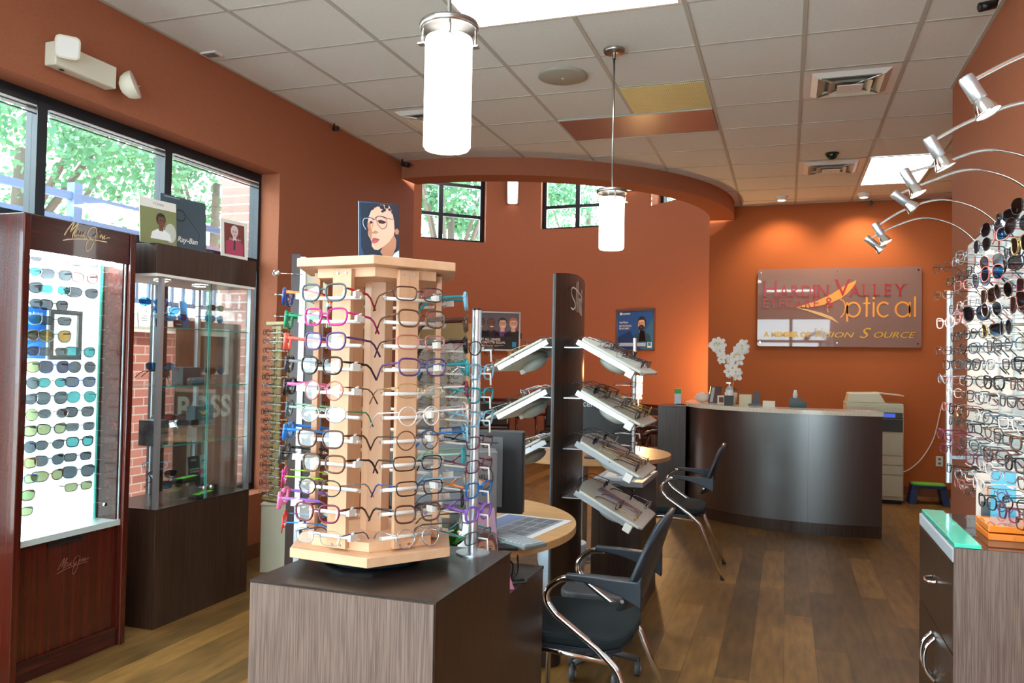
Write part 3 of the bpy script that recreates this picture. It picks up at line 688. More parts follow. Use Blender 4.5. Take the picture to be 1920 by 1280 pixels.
faces = {'front left': (TA - 30, [('soft square', 'slate', 'red'), ('soft square', 'magenta', None), ('soft square', 'purple', 'purple'), ('soft square', 'black', None), ('round', 'rose', 'brown'), ('oval', 'silver', 'green'),
                                 ('soft square', 'brown', 'tort'), ('soft square', 'tort', 'black'), ('oval', 'black', 'silver'), ('soft square', 'wine', 'brown'), ('thin rimless', 'grey', 'navy')]),
         'front right': (TA + 30, [('rectangular', 'brown', 'tort'), ('soft square', 'tort', None), ('rectangular', 'rose', 'brown'), ('soft square', 'purple', None), ('thin rimless', 'gold', None), ('round', 'clear', 'clear'),
                                  ('round', 'tort', 'black'), ('rectangular', 'black', None), ('rectangular', 'black', 'navy'), ('soft square', 'brown', 'black'), ('round', 'silver', 'silver')]),
         'left': (TA - 90, [('chunky', 'navy', 'orange'), ('chunky', 'green', 'green'), ('chunky', 'coral', 'coral'), ('chunky', 'charcoal', 'grey'), ('chunky', 'black', 'pink'), ('soft square', 'slate', 'mint'),
                            ('chunky', 'blue', 'blue'), ('chunky', 'charcoal', 'black'), ('round', 'magenta', 'lime'), ('chunky', 'pink', 'violet'), ('round', 'red', 'blue')]),
         'right': (TA + 90, [('chunky', 'sky', 'teal'), ('chunky', 'tort', 'brown'), ('chunky', 'black', 'black'), ('chunky', 'teal', 'teal'), ('soft square', 'wine', 'clear'), ('soft square', 'clear', 'white'),
                             ('soft square', 'sky', 'blue'), ('soft square', 'teal', 'mint'), ('oval', 'grey', 'sky'), ('rectangular', 'black', 'slate'), ('oval', 'grey', 'tort')])}
for fn, (az, L_) in faces.items():
    for i, (st, c, tc_) in enumerate(L_):
        z = 1.565 + (.998 - 1.565) * i / 10; lh = STY[st][1]
        r = .232 + random.uniform(-.008, .004); aa = R_(az); off = random.uniform(-.006, .006)
        glasses(st, c, (TC[0] + r * cos(aa) - off * sin(aa), TC[1] + r * sin(aa) + off * cos(aa), z + .011 - .22 * lh + .006), az + random.uniform(-5, 5),
                '%s %s eyeglasses%s, %s row, %s side of the maple tower' % (cn(c), st, (' (%s temples)' % cn(tc_)) if tc_ and tc_ != c else '', ORD[i], fn), 'eyeglasses on the foreground maple tower', tcol=tc_, tagged=(i + len(fn)) % 3 != 0, rx=R_(-4))
# portrait card on the tower
t = thing('portrait_card', 'photo card of a curly-haired person in round wire glasses standing on the maple tower', 'photo card', (-1.013, 1.885, 1.662))
b = MB(); b.T = face_to((.004, 0, 0), -48, 1, R_(7)); wq, hq = .108, .172
def cm(x, y):
    v = (y - 150) / 965
    for _ in range(3):
        xl, xr_ = 355 - 93 * v, 950 - 95 * v; u = (x - xl) / (xr_ - xl); yt_, yb_ = 190 - 80 * u, 1100 + 30 * u; v = (y - yt_) / (yb_ - yt_)
    return ((min(max(u, 0), 1) - .5) * wq, .008 + (1 - min(max(v, 0), 1)) * (hq - .008))
def pp(pts, m, z): poly(b, [cm(*q_) for q_ in pts], m, z)
b.box(-wq / 2, wq / 2, 0, hq, -.003, 0, WHITE)
sk = flat('print_skin', 222, 178, 156); hr = flat('print_hair', 46, 50, 62); sk2 = flat('print_skin_shade', 176, 128, 104); dkb = flat('print_night', 34, 52, 70)
pp([(355, 190), (950, 110), (855, 1130), (262, 1100)], flat('print_navy', 50, 84, 122), .0004)
pp([(370, 210), (950, 110), (925, 420), (900, 560), (885, 850), (740, 1040), (480, 1055), (350, 990), (320, 860), (350, 560), (360, 380)], dkb, .0005)
pp([(560, 240), (640, 175), (950, 112), (925, 420), (905, 560), (880, 860), (740, 940), (560, 900), (480, 500), (520, 330)], hr, .0006)
pp([(590, 930), (640, 850), (740, 760), (825, 640), (850, 720), (830, 850), (740, 1040), (640, 1010)], sk2, .0008)
pp([(872, 890), (856, 1128), (262, 1100), (730, 1045), (800, 940)], flat('print_shirt', 205, 226, 240), .0009)
pp([(520, 310), (580, 215), (690, 170), (800, 165), (835, 250), (848, 400), (840, 560), (822, 640), (740, 760), (640, 850), (560, 905), (505, 900), (475, 850), (482, 790), (468, 740), (448, 700), (440, 640), (455, 600), (442, 560), (452, 500), (480, 400)], sk, .0010)
pp([(452, 500), (442, 560), (455, 600), (440, 640), (470, 740), (490, 720), (500, 640), (490, 560), (500, 480)], sk2, .0012)
pp([(835, 560), (880, 520), (908, 560), (890, 620), (850, 625)], sk2, .0012)
for x_, y_, r_ in ((540, 250, 42), (590, 210, 36), (640, 190, 30), (690, 210, 40), (720, 250, 30), (690, 280, 22), (760, 190, 36), (800, 230, 24), (850, 260, 36), (870, 350, 30), (880, 440, 30)):
    c_ = cm(x_, y_); ell(b, c_[0], c_[1], r_ * .00016, r_ * .00016, hr, .0014, 10)
pp([(600, 440), (650, 420), (710, 430), (730, 450), (680, 480), (620, 480)], flat('print_eye', 70, 50, 52), .0014); pp([(480, 470), (520, 460), (530, 490), (490, 510)], MATS['print_eye'], .0014)
def sp(pts, w_, m, z, sm=True): stroke(b, [cm(*q_) for q_ in pts], w_, m, z, sm)
sp([(570, 410), (620, 370), (690, 365), (745, 380)], .0022, hr, .0015); sp([(460, 420), (520, 415), (560, 440)], .002, hr, .0015)
WR = flat('print_wire', 90, 84, 88)
sp([(580, 420), (600, 500), (650, 560), (700, 540), (735, 470), (730, 400), (680, 370), (610, 375), (580, 420)], .0014, WR, .0017); sp([(520, 440), (450, 430), (395, 460), (385, 540), (420, 610)], .0016, flat('print_wirelight', 190, 200, 205), .0017); sp([(740, 380), (840, 378)], .0014, WR, .0017, False); sp([(520, 450), (550, 430), (580, 420)], .0014, WR, .0017)
sp([(540, 470), (500, 590), (490, 640), (545, 650), (600, 620)], .0014, sk2, .0015); pp([(490, 640), (530, 650), (590, 625), (560, 600)], sk2, .0014)
pp([(485, 760), (500, 725), (540, 715), (600, 735), (570, 780), (520, 810), (485, 800)], flat('print_lips', 176, 96, 100), .0016); sp([(485, 765), (540, 745), (600, 740)], .0012, flat('print_lipline', 110, 50, 56), .0018)
b.build('printed_card', t)

# pole racks
def pole_rack(label, x, y, z0, z1, rows, az, items, place, side=1, sc=1.):
    t = thing('pole_eyewear_rack', label, 'eyewear rack', (x, y, z0)); h = z1 - z0
    b = MB(); b.cyl(.0125, .004, h - .004, ALU, 20); b.build('pole', t); b = MB(); b.cyl(.0128, h - .004, h, BLACK, 20); b.build('end_cap', t)
    b = MB(); b.cyl(.045, 0, .004, ALU, 24); b.build('foot', t)
    a = R_(az)
    for i, zr in enumerate(rows):
        b = MB(); zz = zr - z0; q = (cos(a), sin(a)); p = (-q[1], q[0])
        b.tube([(0, 0, zz), (-.10 * q[0], -.10 * q[1], zz)], .0028, WHITE, 6)
        b.tube([(0, 0, zz + .004), (.045 * q[0], .045 * q[1], zz + .004), (.047 * q[0], .047 * q[1], zz - .026)], .0028, WHITE, 6)
        b.tube([(-.10 * q[0] - .055 * p[0], -.10 * q[1] - .055 * p[1], zz), (-.10 * q[0] + .055 * p[0], -.10 * q[1] + .055 * p[1], zz)], .0028, WHITE, 6)
        b.build('hook_arm', t)
        if i < len(items):
            st, c, tc_ = items[i]
            glasses(st, c, (x + .02 * q[0], y + .02 * q[1], zr + .008), az, '%s %s eyeglasses, %s on the %s' % (cn(c), st, ORD[i] if i else 'topmost', place), 'eyeglasses on the ' + place, tcol=tc_, tagged=i % 3 == 0, rx=R_(6))
    return t
rows1 = [1.445 - .062 * i for i in range(9)]
pole_rack('aluminium pole rack of eyeglasses on the near pedestal, right of the maple tower', -.785, 2.02, .91, 1.56, rows1, -12,
          [('oval', 'brown', 'rose'), ('soft square', 'sky', 'silver'), ('soft square', 'teal', 'teal'), ('soft square', 'sky', 'sky'), ('rectangular', 'wine', 'black'), ('rectangular', 'wine', 'wine'), ('soft square', 'blue', 'orange'), ('chunky', 'violet', 'violet'), ('rectangular', 'slate', 'teal')], 'near aluminium pole rack')
rows2 = [1.36 - .075 * i for i in range(7)]
pole_rack('aluminium pole rack of eyeglasses on the far desk, behind the white trays', -.895, 5.02, .7455, 1.585, rows2, -25,
          [('oval', 'red', 'red'), ('rectangular', 'black', 'slate'), ('oval', 'wine', None), ('chunky', 'yellow', 'orange'), ('rectangular', 'slate', None), ('oval', 'black', None), ('round', 'brown', None)], 'far aluminium pole rack')

# ------------------------------------------------------------------ left: backlit mahogany sunglasses cabinet
MX = -3.08
t = thing('sunglasses_cabinet', 'tall mahogany cabinet with a brightly backlit wall of sunglasses', 'display cabinet', (-3.28, 2.9, 0))
def sidep(y0, y1):
    pr = [(.20, 0), (.20, .5), (.205, 1.2), (.20, 2.02), (-.20, 2.02), (-.20, 0)]
    b = MB(); n = len(pr); vs = [(x, y, z) for y in (y0, y1) for x, z in pr]
    b.add(vs, [tuple(range(n)), tuple(range(n, 2 * n))[::-1]] + [(i, i + n, (i + 1) % n + n, (i + 1) % n) for i in range(n)], MAHOG); return b
sidep(-.315, -.28).build('side_panel', t, bevel=.004); sidep(.28, .315).build('side_panel', t, bevel=.004)
b = MB(); b.box(-.2, .192, -.28, .28, 1.865, 2.02, MAHOGD); hb = b.build('header_board', t, bevel=.002)
GOLD = mat('pale_gold', srgb(226, 206, 160), .35, .3)
def signature(b, sx, sy, m, wd):
    P = lambda pts: [((x - 830) * sx, (600 - y) * sy) for x, y in pts]
    for pts, k in (([(130, 690), (230, 470), (340, 280), (420, 170), (390, 290), (290, 570)], 1.3), ([(290, 570), (400, 400), (550, 190), (480, 380), (400, 560), (370, 720)], 1.3),
                   ([(545, 400), (470, 480), (430, 600), (450, 660), (530, 560), (560, 420), (530, 560), (560, 610), (620, 520), (640, 440), (600, 580), (640, 610), (700, 500), (720, 440), (680, 580), (700, 620)], 1),
                   ([(740, 460), (710, 560), (730, 640), (770, 600)], 1), ([(770, 385), (778, 400)], 1.2),
                   ([(1130, 420), (940, 580), (860, 600), (840, 480), (930, 290), (1060, 230), (1120, 300), (1110, 460), (1050, 720), (960, 980), (840, 1100), (790, 1000), (830, 780), (930, 620), (1080, 460), (1160, 400)], 1),
                   ([(1170, 440), (1130, 540), (1170, 570), (1210, 440), (1180, 560), (1260, 460), (1290, 430), (1240, 570), (1330, 450), (1310, 590), (1400, 430), (1370, 560), (1400, 560), (1480, 510), (1570, 490)], .8),
                   ([(1230, 335), (1238, 350)], 1.2), ([(1430, 410), (1440, 430)], .8), ([(95, 870), (260, 800), (500, 740), (830, 690), (1150, 665), (1480, 660)], 1.1)):
        stroke(b, P(pts), wd * k, m, .001, n=4)
b = MB(); b.T = face_to((.1925, .02, 1.965), 0); signature(b, .00018, .000135, GOLD, .0042); tag(b.build('script_logo', hb), 'pale gold script lettering', None)
b = MB(); b.box(-.2, .17, -.28, .28, .09, .585, MAHOG); b.build('lower_panel', t, bevel=.002)
b = MB(); b.T = face_to((.171, .02, .45), 0); signature(b, .00012, .00009, mat('copper_script', srgb(150, 96, 84), .4), .0022); b.build('lower_logo', t)
b = MB(); b.box(-.2, .185, -.28, .28, 0, .09, MAHOGD); b.build('plinth', t, bevel=.002)
b = MB(); b.box(-.12, .185, -.279, .279, .585, .612, mat('pale_ledge', srgb(190, 205, 205), .2)); b.box(.172, .176, -.12, .06, .555, .575, BLACK); b.build('ledge', t)
b = MB(); b.box(.01, .04, -.279, .262, .612, 1.865, EM_PANEL); b.build('backlit_board', t)
b = MB(); b.box(.04, .052, .252, .260, .612, 1.865, GEDGE); b.box(.01, .17, .262, .279, .612, 1.865, MAHOGD); b.build('reveal', t)
b = MB(); b.box(.176, .181, -.276, .276, .614, 1.862, GLASS); o = b.build('glass_door', t); b = MB(); b.tube([(.181, .18, .70), (.192, .18, .70)], .009, CHROME, 12); b.build('knob', o)
b = MB(); b.box(.1755, .1815, .268, .275, .612, 1.865, ALU); b.build('door_edge', t)
# shelves
b = MB(); b.box(.10, .13, -.27, .25, 1.855, 1.864, mat('added_strip_glow', (1, 1, 1), .4, emit=(.9, 1, 1), es=170)); b.build('white_strip', t)  # glowing strips added out of sight to brighten the card and sunglasses
b = MB(); b.box(.135, .15, -.279, -.272, .63, 1.85, MATS['added_strip_glow']); b.build('white_strip', t)  # second added strip, beside the left side panel
zrow = [1.85 - .071 * i for i in range(17)]
for i, z in enumerate(zrow):
    b = MB(); b.box(.04, .085, -.27, .25, z - .026, z - .0235, ACRYL); b.build('shelf', t)
# new arrivals card and frame
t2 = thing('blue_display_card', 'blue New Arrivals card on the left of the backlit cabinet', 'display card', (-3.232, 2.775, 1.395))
b = MB(); b.T = face_to((0, 0, 0), 0); b.box(-.07, .07, 0, .235, -.004, 0, mat('card_blue_glow', srgb(24, 90, 170), .3, emit=srgb(30, 96, 180), es=.8)); poly(b, [(-.07, 0), (.07, 0), (.07, .09), (-.07, .05)], mat('card_blue_glow2', srgb(30, 120, 190), .3, emit=srgb(40, 130, 200), es=.8), .0006)  # glow put into both blues so the card reads bright
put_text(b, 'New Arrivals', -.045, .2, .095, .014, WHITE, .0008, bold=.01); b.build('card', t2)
t2 = thing('grey_picture_frame', 'grey rectangular frame hung on the backlit board beside the blue card', 'picture frame', (-3.238, 2.95, 1.39))
b = MB(); b.T = face_to((0, 0, 0), 0)
for r in ((-.09, .09, 0, .022), (-.09, .09, .213, .235), (-.09, -.068, .022, .213), (.068, .09, .022, .213)): b.box(r[0], r[1], r[2], r[3], 0, .012, mat('frame_grey', srgb(150, 176, 190), .4))
b.build('frame', t2)
colsM = [2.70, 2.855, 3.01]
sty = ['oversized', 'soft square', 'wraparound', 'oval', 'rectangular', 'aviator', 'cat-eye']
fc = ['charcoal', 'tort', 'black', 'brown', 'slate', 'silver', 'navy', 'black']; lc = ['smoke', 'olive', 'olive', 'teal', 'smoke', 'olive', 'smoke', 'rose', 'green', 'smoke']
for i, z in enumerate(zrow):
    for j, y in enumerate(colsM):
        if i in (3, 4, 5):
            if j == 2: continue
        if i == 15 and j == 1 or i == 16 and j > 0: continue
        st = sty[(i * 3 + j * 5 + i // 3) % 7]; c = fc[(i * 5 + j * 3) % 8]; l_ = lc[(i * 3 + j * 7 + i // 4) % 10]
        if i == 5: l_ = 'amber'
        glasses(st, c, (-3.19, y + random.uniform(-.008, .008), z + .004), -12 + random.uniform(-8, 8), '%s %s sunglasses with %s lenses, %s shelf, %s column of the backlit cabinet' % (cn(c), st, l_, ORD[i], ('left', 'middle', 'right')[j]),
                'sunglasses in the backlit cabinet', lens=l_, sun=True).scale = (1.14, 1.14, 1.14)

# ------------------------------------------------------------------ left: glass display case
t = thing('glass_display_case', 'dark wood and glass showcase standing before the left window', 'display case', (-3.30, 3.78, 0))
ya, yb = -.37, .40
b = MB(); b.box(-.2, .21, ya, yb, 0, .612, DARKW); b.build('base', t, bevel=.0015); b = MB(); b.box(-.2, .212, ya - .002, yb, .612, .618, DARKT); b.build('base_top', t)
b = MB(); b.box(-.2, .225, -.43, .395, 1.845, 2.0, DARKW); b.build('top_box', t, bevel=.0015)
b = MB(); b.box(-.2, .222, -.425, .39, 1.83, 1.8445, WHITE); b.build('light_panel', t)
for (x, y) in ((.1, -.25), (.1, .05)):
    b = MB(); b.lathe([(.04, 1.829), (.045, 1.822), (.03, 1.819)], CHROME, 24, c=(x, y, 0)); b.build('puck_light', t)
    b = MB(); b.lathe([(.001, 1.8195), (.03, 1.8195)], mat('lit_puck', (1, 1, 1), .4, emit=(1, .95, .85), es=260), 24, c=(x, y, 0)); b.build('lit_lens', t)
for (x, y) in ((.195, -.36), (.195, .385), (-.19, -.36), (-.19, .385)): b = MB(); b.box(x - .012, x + .012, y - .012, y + .012, .618, 1.83, ALU); b.build('corner_post', t)
b = MB(); b.box(-.178, .183, -.363, -.358, .62, 1.828, GLASS); b.build('glass_side', t)
b = MB(); b.box(-.178, .183, .383, .388, .62, 1.828, GLASS); b.build('glass_side', t)
for y0_, y1_ in ((-.348, .03), (.0, .373)):
    xx = .196 if y0_ < -.1 else .204; b = MB(); b.box(xx, xx + .004, y0_, y1_, .62, 1.828, GLASS); b.box(xx, xx + .0042, (y1_ - .004) if y0_ < -.1 else y0_, y1_ if y0_ < -.1 else y0_ + .004, .62, 1.828, GEDGE); o = b.build('glass_door', t)
    b = MB(); b.tube([(xx + .004, .0 if y0_ < -.1 else .05, .68), (xx + .02, .0 if y0_ < -.1 else .05, .68)], .012, CHROME, 12); b.build('lock', o)
for zs in (.934, 1.25, 1.565): b = MB(); b.box(-.18, .19, -.352, .378, zs, zs + .006, GLASS); b.box(.1895, .1915, -.352, .378, zs, zs + .006, GEDGE); b.build('glass_shelf', t)
for y in (.02,): b = MB(); b.box(-.192, -.183, y - .012, y + .012, .62, 1.828, ALU); b.build('shelf_standard', t)
# hanging window banner with the backs of posters
t = thing('window_banner', 'brown window banner with large pale BOSS lettering behind the glass case', 'banner', (-3.545, 4.16, .62))
b = MB(); b.T = face_to((0, 0, 0), 0); BR = noise_mat('banner_brown', srgb(122, 88, 76), srgb(150, 108, 92), 5, .6)
b.box(-.12, .50, -.16, 1.02, -.006, 0, BR); put_text(b, 'BOSS', -.09, .40, .50, .15, flat('banner_pale', 222, 222, 214), .001, bold=.03)
poly(b, [(-.02, .62), (.12, .62), (.12, .635), (-.02, .635)], MATS['banner_pale'], .001)
poly(b, [(.06, .68), (.38, .68), (.38, .98), (.06, .98)], MATS['banner_pale'], .0008); poly(b, [(.10, .70), (.34, .70), (.34, .93), (.10, .93)], flat('banner_photo', 86, 66, 58), .0012)
poly(b, [(0, -.1), (.035, -.1), (.035, .34), (0, .34)], MATS['banner_pale'], .0008)
b.build('printed_sheet', t)
GX = -3.14
def card(name, label, loc, az, w_, h_, draw, lean=.1, m=WHITE, th=.004, cat='card'):
    t = thing(name, label, cat, loc); b = MB(); b.T = face_to((0, 0, 0), az, 1, lean); b.box(-w_ / 2, w_ / 2, 0, h_, -th, 0, m)
    if draw: draw(b, w_, h_)
    b.build('printed_face', t); return t
# shelf 1 (top)
card('booklet', 'blue booklet standing upright on the top glass shelf', (-3.2, 3.72, 1.571), 18, .10, .155, lambda b, w_, h_: (poly(b, [(-w_ / 2, 0), (w_ / 2, 0), (w_ / 2, h_), (-w_ / 2, h_)], flat('print_sea', 24, 104, 160), .0005), poly(b, [(-w_ / 2, .0), (w_ / 2, .0), (w_ / 2, .07), (0, .10), (-w_ / 2, .06)], flat('print_sea2', 14, 60, 100), .0008)), .12, cat='booklet')
card('sign_card', 'small white card behind blue sunglasses on the top glass shelf', (-3.3, 3.52, 1.571), 12, .11, .10, lambda b, w_, h_: [poly(b, [(-.03, .06 - k * .012), (.04, .06 - k * .012), (.04, .063 - k * .012), (-.03, .063 - k * .012)], GREYP, .0005) for k in range(3)], .1)
card('placard', 'little black placard at the front of the top glass shelf', (-3.14, 3.60, 1.571), 10, .075, .042, lambda b, w_, h_: poly(b, [(-.025, .018), (.025, .018), (.025, .022), (-.025, .022)], LGREY, .0005), .1, BLACK, .01)
card('placard', 'dark blue-black placard on the top glass shelf, left of the black one', (-3.14, 3.46, 1.571), 10, .05, .042, None, .1, flat('dark_navy', 20, 40, 60), .01)
def on_shelf(lst, place):
    for st, c, l_, x, y, z, az, lb in lst: glasses(st, c, (x, y, z), az, lb, 'sunglasses in the glass case', lens=l_, sun=True)
on_shelf([('wraparound', 'blue', 'blue', -3.16, 3.42, 1.70, -60, 'blue mirrored wraparound sunglasses at the left end of the top glass shelf'),
          ('wraparound', 'navy', 'blue', -3.16, 3.53, 1.665, -30, 'navy sunglasses raised above a blue pair on the top glass shelf'),
          ('wraparound', 'blue', 'blue', -3.14, 3.58, 1.628, -20, 'bright blue mirrored sunglasses behind the black placard'),
          ('rectangular', 'black', 'dark', -3.14, 3.90, 1.70, -5, 'black square sunglasses on the right of the top shelf, above a blue pair'),
          ('wraparound', 'navy', 'blue', -3.14, 3.90, 1.635, -5, 'navy wraparound sunglasses with blue lenses below black ones on the top shelf'),
          ('wraparound', 'slate', 'blue', -3.15, 3.36 + .11, 1.36, -60, 'blue-brown wraparound sunglasses at the left end of the middle shelf'),
          ('wraparound', 'black', 'smoke', -3.13, 3.52, 1.325, 30, 'black open wraparound sunglasses beside a blue-brown pair on the middle shelf'),
          ('wraparound', 'black', 'dark', -3.15, 3.93, 1.335, -8, 'glossy black wraparound sunglasses on the right of the middle shelf'),
          ('wraparound', 'black', 'rose', -3.14, 3.60, 1.08, -15, 'black sunglasses with pink lenses, upper pair on the clear stand'),
          ('wraparound', 'black', 'dark', -3.12, 3.68, 1.045, -15, 'black wraparound sunglasses, lower pair on the clear stand'),
          ('oval', 'sky', None, -3.14, 3.45, .84, -50, 'pale glasses at the left end of the case floor'),
          ('wraparound', 'black', 'smoke', -3.12, 3.49, .79, -40, 'black sunglasses on a dark stand at the left of the case floor'),
          ('wraparound', 'tort', 'blue', -3.11, 3.56, .73, -10, 'brown and blue sunglasses at the front left of the case floor')], '')
def clear_stand(label, x, y, z, h, s=.06):
    t = thing('clear_stand', label, 'display stand', (x, y, z)); b = MB()
    b.box(-s * .6, s * .6, -s, s, 0, .004, ACRYL); b.build('foot', t)
    b = MB(); b.T = Tm((-.01, 0, 0), ry=R_(-18)); b.box(-.002, .002, -s * .5, s * .5, .004, h, ACRYL); b.box(0, .03, -s * .4, s * .4, h * .8, h * .8 + .004, ACRYL); b.box(0, .03, -s * .4, s * .4, h * .4, h * .4 + .004, ACRYL); b.build('slope', t)
for a_ in (('clear plastic stand under the two pairs of sunglasses on the lowest glass shelf', -3.15, 3.64, .94, .13), ('clear plastic stand on the middle glass shelf at the left end', -3.16, 3.50, 1.256, .08),
           ('clear plastic stand under the glossy black sunglasses, middle glass shelf', -3.17, 3.93, 1.256, .07), ('clear plastic stand at the left of the top glass shelf', -3.17, 3.5, 1.571, .12), ('clear stand under the two right-hand pairs on the top shelf', -3.17, 3.90, 1.571, .12),
           ('dark-tinted stand on the case floor at the left', -3.16, 3.50, .618, .16)): clear_stand(*a_)
def boxthing(name, label, x, y, z, w_, d, h, m, az=0, draw=None, cat='box', bev=.002):
    t = thing(name, label, cat, (x, y, z), R_(az)); b = MB(); b.box(-d / 2, d / 2, -w_ / 2, w_ / 2, 0, h, m); b.build('body', t, bevel=bev)
    if draw: b = MB(); b.T = face_to((d / 2, 0, 0), 0); draw(b, w_, h); b.build('printing', t)
    return t
SL = flat('slate_box', 62, 84, 92); MARB = noise_mat('grey_marble', srgb(60, 64, 70), srgb(120, 124, 128), 18, .3)
boxthing('eyewear_case', 'dark slate box on the middle glass shelf, behind a low rounded case', -3.2, 3.74, 1.256, .15, .08, .10, SL)
boxthing('eyewear_case', 'low rounded slate case at the front of the middle glass shelf', -3.12, 3.72, 1.256, .11, .045, .045, SL, bev=.015)
card('sign_card', 'folded photo card leaning on the middle glass shelf near the corner post', (-3.13, 3.53, 1.256), 35, .05, .11, lambda b, w_, h_: poly(b, [(-.02, .01), (.02, .01), (.015, .07), (-.02, .08)], GREYP, .0005), .25)
boxthing('gift_box', 'grey marbled box at the left of the lowest glass shelf', -3.2, 3.5, .94, .10, .11, .135, MARB)
def wx(b, w_, h_):
    o = flat('print_gold', 240, 180, 60); y = h_ * .52
    poly(b, [(-.05, y + .014), (-.028, y + .012), (-.018, y), (-.006, y + .014), (.0, y + .014), (-.006, y - .008), (-.02, y - .010), (-.03, y + .002)], o, .0006)
    poly(b, [(-.012, y + .002), (.0, y + .016), (.014, y + .016), (.006, y - .008), (-.004, y - .008)], o, .0008)
    poly(b, [(.006, y + .016), (.02, y + .016), (.05, y - .016), (.034, y - .008)], o, .0006); poly(b, [(.002, y - .008), (.014, y - .008), (.044, y + .016), (.03, y + .016)], o, .0007)
    put_text(b, 'WILEY X', -.022, y - .024, .044, .006, o, .0006)
boxthing('eyewear_box', 'slate box with an orange WX emblem on the lowest glass shelf, upper of two', -3.2, 3.86, 1.05, .155, .06, .085, SL, draw=wx)
boxthing('eyewear_box', 'slate box lettered CAPTIVATE on the lowest glass shelf, lower of two', -3.19, 3.86, .94, .15, .065, .08, SL, draw=lambda b, w_, h_: (put_text(b, 'CAPTIVATE', -.02, .045, .075, .012, flat('print_gold2', 216, 176, 110), .0006), put_text(b, 'POLARIZED LENSES', -.015, .033, .06, .005, flat('print_gold2', 216, 176, 110), .0006)))
boxthing('acrylic_riser', 'low clear riser between the two slate boxes', -3.2, 3.86, 1.02, .13, .05, .03, ACRYL, bev=0)
LIMEM = flat('lime_case', 120, 220, 60)
def case(label, x, y, z, az):
    t = thing('zip_case', label, 'glasses case', (x, y, z), R_(az)); b = MB(); b.rounded(.075, .17, .03, 0, .03, BLACK); b.build('body', t, bevel=.01); b = MB(); b.T = Tm((.012, 0, .0)); b.box(-.008, .026, -.075, .085, .0302, .032, LIMEM); b.build('lid_stripe', t)
case('black zip case with a lime green stripe standing on the clear block', -3.17, 3.70, .716, 8); case('black zip case with a lime green stripe below, on the case floor', -3.14, 3.80, .618, 8)
boxthing('acrylic_block', 'clear acrylic block carrying a black and lime case', -3.17, 3.68, .618, .13, .09, .096, ACRYL, bev=.002)
def wxc(b, w_, h_):
    poly(b, [(-w_ / 2, 0), (w_ / 2, 0), (w_ / 2, h_), (-w_ / 2, h_)], flat('print_ink', 22, 34, 46), .0004); poly(b, [(.02, .04), (w_ / 2, .04), (w_ / 2, h_), (.02, h_)], flat('print_haze', 170, 180, 186), .0006)
    portrait(b, .048, .118, .042, sk, hr, flat('print_red', 190, 40, 40), .0008); put_text(b, 'WX', -.055, h_ - .03, .045, .014, WHITE, .0008, bold=.02)
    put_text(b, 'PROTECTION FROM', -.068, .09, .08, .010, WHITE, .0008, bold=.02); put_text(b, 'THE UNEXPECTED', -.066, .075, .078, .010, WHITE, .0008, bold=.02)
card('display_card', 'dark card with a person in a red jacket and dark glasses on the case floor', (-3.25, 3.92, .668), 0, .15, .17, wxc, .08, BLACK)
boxthing('card_holder', 'low black holder block at the foot of the dark display card', -3.22, 3.93, .618, .14, .09, .05, BLACK)
# cards on top of the glass case
def c1(b, w_, h_):
    poly(b, [(-w_ / 2, 0), (w_ / 2, 0), (w_ / 2, h_ * .8), (-w_ / 2, h_ * .8)], flat('print_field', 132, 138, 92), .0004); ell(b, w_ * .33, h_ * .3, w_ * .16, h_ * .22, flat('print_haze2', 196, 200, 190), .0005)
    portrait(b, .015, .125, .072, flat('print_brownskin', 116, 76, 60), flat('print_blackhair', 34, 32, 34), flat('print_white', 236, 240, 242), .0007, turn=1.5); put_text(b, 'TOULIS', -.035, h_ * .88, .07, .012, GREYP, .0006)
card('photo_card', 'white-topped photo card of a man in glasses on the glass case, leftmost', (-3.12, 3.41, 2.0), -6, .235, .235, c1, .06)
def c2(b, w_, h_):
    poly(b, [(-w_ / 2, 0), (w_ / 2, 0), (w_ / 2, h_), (-w_ / 2, h_)], flat('print_slate', 62, 82, 94), .0004)
    dk = flat('print_line', 22, 34, 42)
    for cx, rr in ((-.03, .04), (-.115, .035)): stroke(b, [(cx + rr * cos(q), .19 + rr * .75 * sin(q)) for q in [2 * pi * i / 20 for i in range(21)]], .008, dk, .0008, False)
    stroke(b, [(-.1, .2), (-.1, .13), (-.08, .09)], .006, dk, .0008); stroke(b, [(.01, .2), (.1, .12), (.11, .09), (.09, .05)], .004, dk, .0008)
    put_text(b, 'Ray-Ban', -.05, .035, .15, .04, WHITE, .0009, shear=.3, bold=.02); poly(b, [(-.14, h_ - .012), (-.03, h_ - .012), (-.03, h_ - .008), (-.14, h_ - .008)], LGREY, .0008)
card('photo_card', 'large slate-coloured card with white script and drawn glasses on the glass case', (-3.155, 3.64, 2.0), -4, .33, .29, c2, .05, SL)
def c3(b, w_, h_):
    poly(b, [(-w_ * .38, .02), (w_ * .38, .02), (w_ * .38, h_ - .02), (-w_ * .38, h_ - .02)], flat('print_redbrown', 120, 56, 46), .0004); poly(b, [(-.07, .02), (.07, .02), (.07, .09), (.03, .115), (-.03, .115), (-.07, .095)], flat('print_rosecoat', 176, 62, 92), .0006)
    portrait(b, -.0, .155, .07, flat('print_paleskin', 224, 196, 200), flat('print_palehair', 214, 206, 210), MATS['print_rosecoat'], .0008); stroke(b, [(0, .11), (-.004, .05)], .012, hr, .003); put_text(b, 'COACH', -.045, .108, .09, .012, WHITE, .0035)
card('photo_card', 'cream-bordered card of a pale-haired person in a rose coat on the glass case', (-3.10, 4.0, 2.0), -6, .215, .225, c3, .05)
b = MB(); t = thing('small_block', 'black block lying on the glass case behind the photo cards', 'block', (-3.2, 3.86, 2.0)); b.box(-.03, .03, -.04, .04, 0, .03, BLACK); b.build('body', t, bevel=.003)

